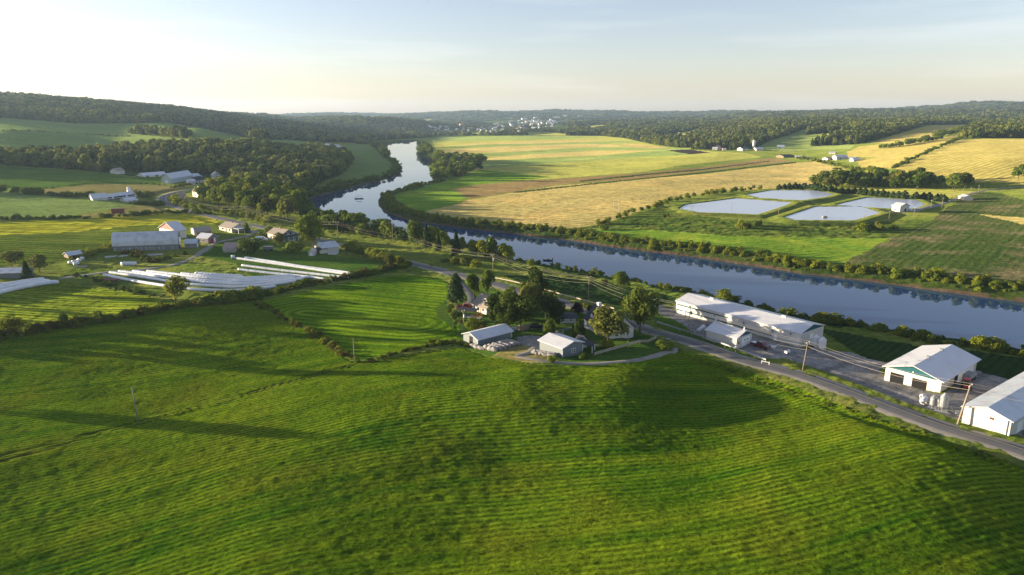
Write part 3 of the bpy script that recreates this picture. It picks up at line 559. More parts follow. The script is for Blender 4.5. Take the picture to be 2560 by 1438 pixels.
# library at 10 m height; each: crown mesh, trunk mesh, far (joined) mesh
LIB = {}
def lib(key, kind, mat, w, n, ls, seed, rt=.2, top=.7):
    V, F = crown(kind, 10, w, n, ls, seed); T, TF = trunk(10, rt, kind, seed, top)
    def me(nm, V, F, mats, idx=None):
        o = mesh_np(nm, V, F, mats, idx); m = o.data; bpy.data.objects.remove(o); return m
    Vf, Ff = crown(kind, 10, w, max(60, n // 3), ls * 1.55, seed)
    LIB[key] = dict(crown=me('crown', V, F, [mat]), trunk=me('trunk', T, TF, [bark]), w=w, V=V, F=F, Vf=Vf, Ff=Ff, mat=mat,
      far=me('tree_mesh', np.vstack([Vf, T]), np.vstack([Ff, TF + len(Vf)]), [mat, bark], np.r_[np.zeros(len(Ff), int), np.ones(len(TF), int)]))
for i in range(3):
    lib('broad%d' % i, 'round', LM['broad'], 8.5 + i, 2600, .27, 11 + i); lib('maple%d' % i, 'round', LM['maple'], 9 - i * .6, 2800, .27, 31 + i)
    lib('tall%d' % i, 'tall', LM['broad'], 5.2 + .5 * i, 2400, .25, 51 + i)
    lib('olive%d' % i, 'round', LM['olive'], 7 + i, 2000, .28, 61 + i)
for i in range(2):
    lib('spruce%d' % i, 'conifer', LM['dark'], 4.2 + .6 * i, 2200, .22, 71 + i, .17, .9); lib('pine%d' % i, 'pine', LM['dark'], 6.4, 2300, .27, 81 + i, .2, .85)
    lib('bush%d' % i, 'bush', LM['bush'], 13, 1500, .45, 91 + i); lib('dbush%d' % i, 'bush', LM['broad'], 12, 1500, .45, 96 + i)
lib('ybush0', 'bush', LM['yel'], 13, 1300, .42, 143)
for i in range(3): lib('deep%d' % i, 'round', LM['deep'], 8.8 + .6 * i, 3000, .27, 151 + i)
lib('thuja0', 'column', LM['broad'], 5.2, 2600, .22, 101); lib('yellow0', 'open', LM['yel'], 7.2, 1300, .24, 111); lib('purple0', 'round', LM['purple'], 9, 2200, .26, 121)
lib('cedar0', 'column', LM['dark'], 5.6, 700, .45, 131); lib('rust0', 'bush', LM['rust'], 13, 1200, .45, 141)
NTREE = 0
def tree(key, x, y, zz, h, label, cat='tree', group=None, w=None, parts=True, name='tree', rot=None):
    global NTREE; NTREE += 1
    d = LIB[key]; s = h / 10; sw = (w / d['w']) if w else s; rz = random.random() * 6.28 if rot is None else rot
    if parts:
        r = empty(name, (x, y, zz), rz)
        for nm in ('crown', 'trunk'):
            o = bpy.data.objects.new(nm, d[nm]); col.objects.link(o); o.parent = r; o.scale = (sw, sw, s) if nm == 'crown' else (s, s, s)
    else:
        r = bpy.data.objects.new(name, d['far']); col.objects.link(r); r.location = (x, y, zz); r.rotation_euler = (0, 0, rz); r.scale = (sw, sw, s)
    return tag(r, label, cat, group)
def T(key, u, vb, vt, label, wpx=None, **k):            # a tree seen from (u, base row) up to (top row)
    x, y, zz = g1(u, vb); h = ztop(x, y, u, vt) - zz; dep = y * cp - (zz - CAMZ) * sp_
    return tree(key, x, y, zz - .1, h, label, w=(wpx * dep / FPX if wpx else None), **k)
# ---- trees one can point at ----
def near_trees():
    T('pine0', 1141, 770, 684, 'dark blue green pine at the left edge of the farmstead, beside the driveway', 54, name='pine_tree')
    T('maple1', 1185, 747, 681, 'upright green tree second from the left by the beige house driveway', 36)
    T('tall0', 1218, 738, 670, 'dark upright tree third from the left, against the road', 36)
    T('deep0', 1240, 815, 733, 'rounded dark green tree directly right of the beige house', 48)
    T('deep1', 1302, 818, 728, 'broadest leafy tree in the middle of the farmstead clump', 100)
    T('deep0', 1343, 775, 670, 'tallest slender tree rising above the farmstead clump', 52)
    T('deep2', 1364, 796, 722, 'dark green tree on the right side of the farmstead clump', 62)
    T('olive1', 1322, 792, 700, 'olive tree behind the farmstead clump', 52)
    T('thuja0', 1373, 838, 793, 'clipped egg shaped cedar left of the paved path', 31, name='cedar_tree')
    T('thuja0', 1446, 844, 796, 'clipped egg shaped cedar right of the paved path', 34, name='cedar_tree')
    T('purple0', 1444, 788, 757, 'small purple leaved tree beside the white cottage', 30)
    T('olive0', 1519, 862, 768, 'wide olive green tree hiding the white house', 92)
    T('bush1', 1518, 868, 846, 'light green shrub under the wide olive tree', 34, name='shrub', cat='shrub')
    T('deep2', 1600, 832, 706, 'tall full maple standing alone by the road bend', 78)
    T('broad0', 1555, 724, 679, 'small dark tree on the river bank behind the guard rail', 38)
    T('broad1', 1327, 668, 646, 'little dark tree at the water edge', 24)
    T('maple0', 783, 622, 540, 'large round bright maple between the house and the road', 78)
    T('yellow0', 441, 772, 686, 'thin yellow green tree standing in the long hedge', 62)
    T('yellow0', 38, 842, 788, 'yellow green sapling at the left end of the long hedge', 62)
    T('olive2', 32, 672, 626, 'pale green tree behind the small grey shed', 58)
    T('spruce0', 69, 698, 653, 'dark pointed evergreen beside the small grey shed', 30, name='spruce_tree')
    T('olive0', 100, 682, 634, 'thin pale tree right of the dark evergreen', 48)
    T('tall2', 160, 815, 780, 'small pointed tree growing from the long hedge', 22)
    T('yellow0', 1213, 652, 597, 'olive poplar on the bank behind the power pole', 44)
    T('olive1', 976, 672, 632, 'yellowish sapling at the end of the hedge by the road', 30)
    T('yellow0', 1002, 670, 638, 'bright sapling beside the road hedge', 26)
    T('broad1', 616, 582, 553, 'small round tree beside the white bungalow', 16)
    T('broad0', 672, 592, 566, 'small dark tree behind the beige roofed house', 24)
    T('olive2', 700, 622, 580, 'sunlit tree in front of the beige roofed house', 30)
    T('dbush0', 628, 634, 592, 'wide dark bush between the garden shed and the parked cars', 62, name='shrub', cat='shrub')
    T('dbush1', 732, 632, 596, 'dark bush right of the beige roofed house', 46, name='shrub', cat='shrub')
    T('dbush1', 664, 590, 575, 'low dome shaped bush in the drive loop', 40, name='shrub', cat='shrub')
    for i, (u, vb, vt, w, kk, lb) in enumerate([(1122, 783, 766, 18, 'bush0', 'small rounded shrub at the lawn edge, left one'), (1134, 800, 780, 20, 'dbush0', 'rounded shrub at the lawn edge, lower one'), (1138, 788, 774, 15, 'bush1', 'rounded shrub at the lawn edge, middle one'),
      (1182, 822, 795, 36, 'bush0', 'light green shrub behind the long grey barn'), (1205, 818, 797, 26, 'dbush1', 'darker shrub behind the long grey barn'), (1153, 808, 797, 10, 'rust0', 'small pinkish flowering shrub near the transformer pole'),
      (1205, 830, 812, 18, 'rust0', 'reddish shrub at the corner of the long grey barn'), (1393, 812, 790, 24, 'dbush0', 'dark shrub left of the white cottage'), (1308, 722, 704, 24, 'bush0', 'round shrub behind the guard rail'),
      (1510, 711, 698, 20, 'olive0', 'thin shrub on the bank near the power pole'), (1460, 772, 758, 10, 'bush0', 'tiny shrub by the guard rail'), (1512, 774, 757, 12, 'yellow0', 'yellow sapling by the guard rail'),
      (1660, 872, 848, 44, 'dbush1', 'dark flowering bush at the corner of the farm track'), (1548, 800, 776, 22, 'yellow0', 'light sapling behind the wide olive tree'), (1380, 905, 885, 26, 'dbush0', 'low shrub behind the small grey garage'),
      (1455, 898, 880, 26, 'dbush0', 'low shrub under the garage porch'), (1135, 660, 640, 26, 'bush1', 'bush on the verge left of the power pole'), (1163, 665, 640, 30, 'olive0', 'green bush on the verge near the river'), (1190, 668, 648, 30, 'bush0', 'sunlit bush on the verge below the power pole'),
      (1113, 655, 642, 22, 'dbush1', 'dark bush on the verge')]):
        T(kk, u, vb, vt, lb, w, name='shrub', cat='shrub')
near_trees()
T('deep1', 1388, 806, 745, 'dark round tree above the gravel court', 54)
T('tall2', 1275, 800, 716, 'dark tree filling the back left of the farmstead clump', 46)
T('deep2', 1268, 824, 760, 'low spreading tree in front of the farmstead clump', 50)
T('deep0', 1478, 792, 762, 'dark tree behind the steep black roof', 26)
def world_poly(px): x, y, _ = G([p[0] for p in px], [p[1] for p in px]); return np.stack([x, y], 1)
def fill(poly, sp, seed=0):
    P = world_poly(poly); lo, hi = P.min(0), P.max(0); gx, gy = np.meshgrid(np.arange(lo[0], hi[0], sp), np.arange(lo[1], hi[1], sp)); rs = np.random.RandomState(seed)
    x = gx.ravel() + (rs.rand(gx.size) - .5) * sp * .9; y = gy.ravel() + (rs.rand(gx.size) - .5) * sp * .9; m = pip(x, y, P); x, y = x[m], y[m]; return x, y, H(x, y)
def grove(poly, sp, keys, h0, h1, label, group, seed=0, parts=False, wk=1.0, name='tree'):
    x, y, zz = fill(poly, sp, seed); rs = np.random.RandomState(seed + 5)
    for i in range(len(x)):
        h = h0 + (h1 - h0) * rs.rand(); k = keys[rs.randint(len(keys))]; tree(k, x[i], y[i], zz[i] - .3, h, label, group=group, w=LIB[k]['w'] * h / 10 * wk, parts=parts, name=name, rot=rs.rand() * 6.28)
    return len(x)
g = [grove([(490,500),(560,478),(640,480),(720,502),(770,528),(760,552),(690,556),(640,545),(560,525),(510,512)], 9.5, ['maple0','maple1','maple2','olive0','broad2','tall1','yellow0'], 8, 15, 'leafy tree in the wood between the road and the river', 'trees between the road and the river', 1),
 grove([(760,545),(850,560),(1000,592),(1020,606),(940,600),(850,585),(760,566)], 7, ['broad1','dbush0','tall1','dbush1','broad0'], 6, 10, 'dark tree in the row along the near river bank', 'riverside trees left of the centre', 2),
 grove([(1020,600),(1100,612),(1200,640),(1275,656),(1270,664),(1200,657),(1120,640),(1030,618)], 7, ['broad1','tall0','olive0','maple1','maple0','spruce1'], 7, 12, 'leafy tree in the riverside row above the meadow', 'riverside trees behind the meadow', 3),
 grove([(1046,372),(1062,366),(1078,392),(1095,404),(1086,416),(1070,402),(1050,388)], 13, ['broad0','broad1'], 10, 15, 'dark tree lining the far right bank', 'trees on the far right bank', 4),
 grove([(1085,400),(1140,402),(1200,408),(1205,425),(1195,436),(1140,452),(1088,460),(1086,440),(1100,428),(1090,415)], 12.5, ['broad0','maple2','olive1','broad2'], 9, 14, 'rounded tree in the grove on the right bank bend', 'grove on the right bank bend', 5),
 grove([(1205,404),(1218,404),(1218,410),(1205,410)], 14, ['broad0'], 8, 9, 'isolated round tree in the plain behind the grove', 'trees behind the grove', 6),
 grove([(930,362),(945,362),(965,383),(975,400),(965,398),(945,380)], 15, ['broad0','olive1'], 9, 14, 'tree lining the left bank upstream', 'trees on the left bank upstream', 7),
 grove([(2022,462),(2120,452),(2200,456),(2320,458),(2420,468),(2450,482),(2440,484),(2340,474),(2180,474),(2040,474)], 10, ['broad0','olive1','tall1','broad2','olive0'], 9, 15, 'tree in the dark belt behind the lagoons', 'tree belt behind the lagoons', 8),
 grove([(2535,452),(2600,430),(2660,440),(2640,462),(2545,462)], 12, ['broad0','broad1'], 9, 13, 'dark tree at the right edge beside the golden field', 'trees at the right edge', 9)]
print('groves', g)
def row(pts, sp, keys, h0, h1, label, group, seed, name='tree', jit=.5, wk=1.0, cat='tree', parts=False):
    x, y, _ = G([p[0] for p in pts], [p[1] for p in pts]); c = catmull(np.stack([x, y], 1), sp); rs = np.random.RandomState(seed)
    for p in c:
        q = p + (rs.rand(2) - .5) * jit * sp; h = h0 + (h1 - h0) * rs.rand(); k = keys[rs.randint(len(keys))]
        tree(k, q[0], q[1], float(H(q[:1], q[1:])[0]) - .2, h, label, group=group, w=LIB[k]['w'] * h / 10 * wk, parts=parts, name=name, cat=cat)
    return len(c)
n1 = row([(1948,474),(2000,473),(2060,478),(2120,484),(2180,490),(2260,496),(2310,499),(2325,500)], 4.6, ['cedar0'], 4.6, 6, 'clipped dark cedar in the hedge row behind the lagoons', 'cedar row behind the lagoons', 1, 'cedar_tree', wk=1.75, jit=.3)
n2 = row([(2340,503),(2362,505)], 5.2, ['cedar0'], 5, 6, 'dark cedar in the short row by the lagoon road', 'short cedar row by the lagoon road', 2, 'cedar_tree', wk=1.75)
n3 = row([(1495,562),(1520,558),(1560,540),(1600,527),(1640,520),(1670,507),(1740,492),(1800,484),(1860,477),(1900,474)], 6.5, ['bush0','dbush0','olive0'], 2.6, 4.6, 'sunlit shrub in the line left of the lagoons', 'shrubs left of the lagoons', 3, 'shrub', cat='shrub')
n4 = 0
for P_ in ([(1485,572),(1530,572),(1545,577),(1500,578)], [(1840,565),(1900,562),(1905,572),(1850,577)], [(2110,575),(2190,566),(2240,572),(2220,580),(2130,582)], [(1655,545),(1690,543),(1690,549),(1655,550)]):
    n4 += grove(P_, 7, ['bush0','dbush1','olive0'], 3, 5, 'rounded shrub on the scrubland below the lagoons', 'shrubs below the lagoons', int(P_[0][0]), name='shrub')
print('rows', n1, n2, n3, n4, 'trees', NTREE)
# ---------------- hedgerows: one thing each ----------------
def hedge(px, w, h0, h1, n, label, keys=('bush0', 'dbush0'), seed=0, name='hedgerow', world=None):
    if world is None: x, y, _ = G([p[0] for p in px], [p[1] for p in px]); world = np.stack([x, y], 1)
    c = catmull(world, 1.0); rs = np.random.RandomState(seed); i = rs.randint(0, len(c), n); q = c[i] + rs.normal(size=(n, 2)) * w * .35; zz = H(q[:, 0], q[:, 1])
    mats = sorted(set(LIB[k]['mat'].name for k in keys)); Vs = []; Fs = []; Ms = []; off = 0
    for j in range(n):
        k = keys[rs.randint(len(keys))]; h = (h0 + (h1 - h0) * rs.rand() ** 2) / 10; V, F = LIB[k]['Vf'], LIB[k]['Ff']; m = max(1, len(F) // 260); F = F[::m]; V = V.reshape(-1, 4, 3)[::m].reshape(-1, 3)
        a = rs.rand() * 6.28; R = np.array([[math.cos(a), -math.sin(a), 0], [math.sin(a), math.cos(a), 0], [0, 0, 1]]); W_ = (V @ R.T) * h * [.8 + .4 * rs.rand(), .8 + .4 * rs.rand(), 1] + [q[j, 0], q[j, 1], zz[j] - .1]
        F = np.arange(len(W_)).reshape(-1, 4); Vs.append(W_); Fs.append(F + off); off += len(W_); Ms.append(np.full(len(F), mats.index(LIB[k]['mat'].name)))
    return tag(mesh_np(name, np.vstack(Vs), np.vstack(Fs), [bpy.data.materials[m] for m in mats], np.concatenate(Ms)), label, 'hedge')
hedge([(-60,868),(0,848),(60,836),(120,826),(200,812),(300,797),(400,778),(500,762),(560,758),(610,748)], 2.6, .6, 3.0, 260, 'long sunlit hedge between the big field and the yellow green field', ('bush0','bush1','ybush0','ybush0','rust0'), 1)
hedge([(520,757),(560,752),(600,747),(650,742)], 3, 2, 4, 60, 'dark thick part of the long hedge below the white bales', ('dbush0','dbush1','bush0'), 2)
hedge([(650,745),(700,730),(760,716),(820,704),(870,697),(920,688),(960,676),(1000,668),(1012,660)], 2.4, .7, 2.8, 180, 'hedge curving from the bales up to the road', ('bush0','bush1','ybush0','rust0'), 3)
hedge([(640,757),(680,778),(720,800),(760,822),(800,845),(840,872),(870,892),(884,903)], 2.0, .4, 1.5, 150, 'low weedy bank between the big field and the house field', ('bush1','bush0','rust0'), 4)
hedge([(884,905),(920,905),(960,893),(1010,880),(1060,868),(1110,858),(1145,852)], 1.2, .3, 1.0, 90, 'low grassy verge leading to the grey barn', ('bush1','rust0','dbush0'), 5)
hedge([(870,620),(905,634),(940,646),(975,655),(1005,668)], 3, 1.5, 4, 70, 'dark hedge along the near side of the road', ('dbush0','bush0'), 6)
hedge([(1150,862),(1120,858),(1090,858)], 3, .6, 1.4, 40, 'yellow flowering weeds at the barn end', ('bush1',), 7)
hedge([(-200,548),(0,548),(120,548),(230,545),(330,540),(450,532),(520,536)], 3, 1.2, 3.2, 170, 'dark hedge behind the yellow field', ('dbush0','dbush1'), 8)
hedge([(-150,480),(0,481),(50,484),(95,487)], 6, 2, 6, 55, 'dark thicket at the left edge between two pastures', ('dbush0','broad0'), 9)
hedge([(120,489),(150,490),(175,492),(215,492),(232,490)], 4, 2, 5, 34, 'dark bushes left of the long white barn', ('dbush1','broad1'), 10)
hedge([(340,492),(365,493),(380,490)], 4, 3, 5, 22, 'bushes right of the long white barn', ('dbush1','olive0'), 11)
hedge([(330,511),(360,512),(400,510),(395,516)], 3, 1.5, 3.5, 40, 'dark shrubs in front of the white cottage', ('dbush1','dbush0'), 12)
hedge([(0,328),(120,331),(240,338),(330,341)], 4, 1.2, 3, 130, 'thin dark hedge line across the hillside pasture', ('dbush0','broad1'), 13)
hedge([(0,466),(100,471),(170,465),(240,457),(330,458),(420,463)], 1.5, .5, 1.2, 130, 'dark ditch line curving across the left pasture', ('dbush0',), 14)
hedge([(435,470),(455,466),(480,462),(500,462)], 3, 1, 2.5, 30, 'low shrubs inside the road bend', ('bush0',), 15)
hedge([(430,500),(450,512),(500,525),(560,535),(620,545),(690,562)], 5, 2, 5, 110, 'sunlit bushes along the outer side of the road', ('bush0','olive0','maple1'), 16)
hedge([(2232,422),(2260,408),(2290,395),(2320,380),(2350,368),(2380,356),(2400,346)], 4, 2, 4.5, 90, 'dark hedge line climbing between the golden hill fields', ('dbush0',), 17)
hedge([(2180,374),(2230,369),(2260,364),(2300,356),(2340,350),(2350,340),(2400,330),(2440,318)], 10, 5, 10, 170, 'dark tree line climbing between the upper golden fields', ('dbush0','broad1'), 18)
hedge([(1990,396),(2040,404),(2100,415),(2150,425),(2200,428)], 6, 2, 5, 70, 'scrubby hedge along the plain edge', ('dbush1','bush0'), 19)
hedge([(300,640),(330,632),(380,655),(440,640),(470,636)], 3, 1, 2.2, 60, 'weeds on the banks in front of the grey barn', ('bush0','rust0','bush1'), 20)
hedge([(180,650),(220,640),(250,628),(285,620)], 4, 1, 2.4, 60, 'weeds round the junk heap left of the grey barn', ('bush0','bush1'), 21)
hedge([(1740,900),(1850,935),(1960,975),(2108,1022),(2250,1070),(2400,1122),(2560,1174)], 1.4, .25, .7, 170, 'weedy ditch along the near side of the road', ('bush1','dbush0'), 22)
hedge([(190,688),(240,700),(300,722),(350,735),(400,742)], 2.5, .6, 1.5, 60, 'weedy ditch below the first bale rows', ('dbush0','bush0'), 23)
hedge([(2045,803),(2070,808),(2100,812)], 2.5, 2, 3.5, 16, 'light green shrubs at the water behind the feed bins', ('bush0',), 24)
hedge([(1806,752),(1815,756)], 1.5, 2.5, 4.5, 8, 'shrub showing above the long barn roof', ('bush0',), 25)
hedge([(2130,815),(2200,828),(2270,842),(2340,858),(2440,868),(2560,890),(2750,930)], 3, 1, 2.6, 90, 'dark bushes along the near water edge', ('dbush0','bush0'), 26)
hedge([(2445,868),(2480,872)], 2.5, 2, 3.2, 16, 'yellow green bush at the near water edge', ('bush0',), 27)
# river banks: ground cover nobody could count
def stuffscatter(pathpx, sp, keys, h0, h1, w, label, name, seed, world=None):
    h_ = hedge(pathpx, w, h0, h1, sp, label, keys, seed, name, world); del h_['category']; h_['kind'] = 'stuff'
RW = np.array(RIVW); 
far_bank = RW[42:len(RW)]; cen = far_bank.copy()
def inland(P, d): t = np.gradient(P, axis=0); t /= np.hypot(t[:, 0], t[:, 1])[:, None]; return P + np.stack([t[:, 1], -t[:, 0]], 1) * d
def _side(P, d):
    a = inland(P, d); b = inland(P, -d); return a if sdf(a[:, 0], a[:, 1], RIVW).mean() > 0 else b
stuffscatter(None, 1150, ('bush0', 'dbush0', 'bush1', 'bush0'), .8, 3.1, 6, 'brushy ground cover along the far river bank', 'undergrowth', 30, _side(RW[50:], 7))
stuffscatter(None, 330, ('bush0', 'dbush0', 'bush1'), 1.0, 3.4, 6, 'brushy ground cover on the bend of the far bank', 'undergrowth', 31, _side(RW[44:52], 5))
stuffscatter(None, 260, ('dbush0', 'dbush1', 'bush0'), 1.0, 3.0, 6, 'brushy ground cover along the near river bank', 'undergrowth', 32, _side(RW[2:20], 4))
stuffscatter(None, 300, ('dbush0', 'dbush1', 'broad1'), 2, 6, 9, 'brushy ground cover on the wooded left bank', 'undergrowth', 33, _side(RW[22:36], 6))

for i, (x_, y_, h_) in enumerate([(-166,172,17),(-158,136,13),(-184,204,15),(-200,226,15),(-178,186,9)]):  # trees out of view, placed to cast shadow bands over the front field
    tree('tall%d' % (i % 3), x_, y_, float(H(np.array([float(x_)]), np.array([float(y_)]))[0]) - .2, h_, 'tall tree beyond the left end of the long hedge', group='tall trees beyond the hedge end', parts=False, w=4.6)
# ---------------- woods on the hills: one mass of trees nobody could count ----------------
def forest():
    pts = []; rs = np.random.RandomState(3)
    R = 380.0
    rings = []
    while R < 7600:
        s = max(7.4, R * .0056) if R < 3600 else R * .0085
        n = int(math.radians(92) * R / s); a = np.radians(-46) + (np.arange(n) + rs.rand(n) * .9) * (s / R); r = R + (rs.rand(n) - .5) * s
        rings.append(np.stack([r * np.sin(a), r * np.cos(a), np.full(n, s)], 1)); R += s * .92
    P = np.vstack(rings); x, y, s = P.T; zz = H(x, y); u, v = proj(x, y, zz)
    zone = np.zeros(len(x), int)
    for k, p in Z:
        p = np.array(p, float); m = (u > p[:, 0].min()) & (u < p[:, 0].max()) & (v > p[:, 1].min()) & (v < p[:, 1].max()); i = np.nonzero(m)[0]; i = i[pip(u[i], v[i], p)]; zone[i] = 1 if k == 'forest' else 0
    ok = zone == 1; r = np.hypot(x, y)
    d = np.full(len(x), 1e9); nn = (r < 2700); d[nn] = sdf(x[nn], y[nn], RIVW); ok &= d > 8
    # clearings and town gaps
    gap = fbm(x / 260, y / 260, 21, 3); town = (u > 1060) & (u < 1420) & (v > 300) & (r < 4600)
    ok &= ~(town & (fbm(x / 90, y / 90, 22, 2) > -.06)); ok &= ~((r > 2300) & (gap > .42) & (u > 1000) & (u < 1900))
    for (bx, by, br) in CLEAR: ok &= np.hypot(x - bx, y - by) > br
    # leave out what the hills hide completely
    i = np.nonzero(ok)[0]; vis = np.ones(len(i), bool); top = zz[i] + 16
    for t in np.linspace(.25, .97, 26):
        hx = H(x[i] * t, y[i] * t); line = CAMZ + (top - CAMZ) * t; vis &= hx < line + 6
    i = i[vis]; x, y, zz, s, r = x[i], y[i], zz[i], s[i], r[i]; print('forest', len(x))
    me = bpy.data.meshes.new('forest'); me.vertices.add(len(x)); me.vertices.foreach_set('co', np.stack([x, y, zz - .5], 1).astype(np.float32).ravel())
    hgt = (6.0 + 8.5 * rs.rand(len(x)) ** 1.4 + 4 * fbm(x / 70, y / 70, 25, 2)) * np.where(r > 2500, .95, 1) * np.where((u[i] > 1060) & (u[i] < 1420) & (r < 4600) & (r > 2200), .62, 1)
    sc3 = np.stack([np.maximum(s * 1.28, hgt * .62) / 8.5] * 2 + [hgt / 10], 1).astype(np.float32); sc3[:, :2] *= (.65 + .7 * rs.rand(len(x)))[:, None]
    a = me.attributes.new('sc', 'FLOAT_VECTOR', 'POINT'); a.data.foreach_set('vector', sc3.ravel())
    kind = np.where(rs.rand(len(x)) + fbm(x / 120, y / 120, 26, 2) * .8 < .22, 3 + rs.randint(0, 2, len(x)), rs.randint(0, 3, len(x)))
    a = me.attributes.new('kind', 'INT', 'POINT'); a.data.foreach_set('value', kind.astype(np.int32))
    a = me.attributes.new('rot', 'FLOAT_VECTOR', 'POINT'); ro = np.zeros((len(x), 3), np.float32); ro[:, 2] = rs.rand(len(x)) * 6.28; a.data.foreach_set('vector', ro.ravel())
    o = bpy.data.objects.new('forest', me); col.objects.link(o)
    cl = bpy.data.collections.new('wood_kinds')
    for j in range(5):
        kd, w, n, ls = [('round', 8.5, 420, .62), ('round', 8.0, 420, .62), ('tall', 7.2, 420, .55), ('conifer', 5.6, 380, .5), ('conifer', 6.2, 380, .5)][j]
        V, F = crown(kd, 10, w, n, ls, 200 + j); q = mesh_np('wood_%d' % j, V, F, [LM['wood'] if j < 3 else LM['dark']]); col.objects.unlink(q); cl.objects.link(q)
    ng = bpy.data.node_groups.new('forest_scatter', 'GeometryNodeTree'); ng.interface.new_socket('Geometry', in_out='INPUT', socket_type='NodeSocketGeometry'); ng.interface.new_socket('Geometry', in_out='OUTPUT', socket_type='NodeSocketGeometry')
    gi = ng.nodes.new('NodeGroupInput'); go = ng.nodes.new('NodeGroupOutput'); ip = ng.nodes.new('GeometryNodeInstanceOnPoints'); ci = ng.nodes.new('GeometryNodeCollectionInfo'); ci.inputs[0].default_value = cl; ci.inputs[1].default_value = True; ci.inputs[2].default_value = True
    def at(nm, ty): q = ng.nodes.new('GeometryNodeInputNamedAttribute'); q.data_type = ty; q.inputs[0].default_value = nm; return q.outputs[0]
    ng.links.new(gi.outputs[0], ip.inputs['Points']); ng.links.new(ci.outputs[0], ip.inputs['Instance']); ip.inputs['Pick Instance'].default_value = True
    ng.links.new(at('kind', 'INT'), ip.inputs['Instance Index']); ng.links.new(at('sc', 'FLOAT_VECTOR'), ip.inputs['Scale']); ng.links.new(at('rot', 'FLOAT_VECTOR'), ip.inputs['Rotation']); ng.links.new(ip.outputs[0], go.inputs[0])
    md = o.modifiers.new('scatter', 'NODES'); md.node_group = ng
    tag(o, 'dense mixed woods covering the hillsides and valley', kind='stuff')
CLEAR = []
# ---------------- buildings ----------------
MT = dict(white=plain('white_siding', (.58, .56, .52), .55, .05, .4, ribs=('Z', 5, .25), stain=(.48, .46, .41)), wroof=plain('white_metal_roof', (.60, .60, .62), .38, .05, .5, ribs=('X', 8, .2), spec=.5, stain=(.50, .495, .49)),
 groof=plain('grey_metal_roof', (.54, .57, .60), .38, .10, .6, metal=.2, ribs=('X', 6, .3), spec=.6, stain=(.34, .33, .31)), gwall=plain('grey_siding', (.17, .20, .215), .6, .06, .5, ribs=('Z', 5, .3)),
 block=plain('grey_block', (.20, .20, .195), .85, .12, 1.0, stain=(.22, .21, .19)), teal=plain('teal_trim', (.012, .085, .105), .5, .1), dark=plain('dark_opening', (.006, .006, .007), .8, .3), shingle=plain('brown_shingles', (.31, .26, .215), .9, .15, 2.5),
 black=plain('black_shingles', (.035, .04, .05), .75, .2, 2.5), cream=plain('cream_siding', (.62, .56, .46), .6, .05, .6, ribs=('Z', 6, .25)), glass=plain('window_glass', (.03, .04, .05), .08, .2, spec=.8), wtrim=plain('white_trim', (.80, .80, .78), .5, .03),
 red=plain('red_paint', (.42, .03, .025), .45, .12), rust=plain('rust', (.16, .06, .04), .8, .3, 3), wood=plain('weathered_wood', (.23, .17, .12), .85, .2, 4), lwood=plain('pale_wood', (.42, .36, .28), .8, .15, 3), conc=plain('concrete', (.40, .39, .37), .9, .1, .8, stain=(.25, .24, .22)),
 blue=plain('blue_plastic', (.02, .08, .30), .4, .1), plastic=plain('bale_wrap', (.66, .68, .71), .32, .06, .8, spec=.6, stain=(.55, .57, .58)), galv=plain('galvanised', (.30, .32, .34), .35, .1, 1.5, metal=.6, ribs=('Z', 4, .5)), tyre=plain('rubber', (.02, .02, .02), .9, .2),
 bluew=plain('blue_grey_siding', (.16, .22, .27), .6, .08), paleg=plain('pale_green_siding', (.46, .52, .48), .6, .06), pink=plain('faded_red_roof', (.36, .26, .22), .7, .12), net=plain('netted_bale', (.27, .25, .24), .8, .35, 3.5), brick=plain('brick', (.30, .15, .10), .85, .15, 3), orange=plain('orange_wall', (.55, .32, .14), .7, .1),
 cable=plain('cable', (.42, .36, .30), .5, .1), pole=plain('pole_wood', (.27, .22, .17), .9, .15, 3), carw=plain('white_car_paint', (.75, .75, .75), .25, .03, spec=.6), carr=plain('red_car_paint', (.50, .03, .025), .25, .05, spec=.6), card=plain('maroon_car_paint', (.10, .012, .018), .25, .05, spec=.6), carb=plain('dark_car_paint', (.02, .022, .03), .2, .05, spec=.6),
 canvas=plain('beige_canvas', (.52, .48, .42), .8, .06), yellow=plain('yellow_cushion', (.65, .36, .05), .8, .1))
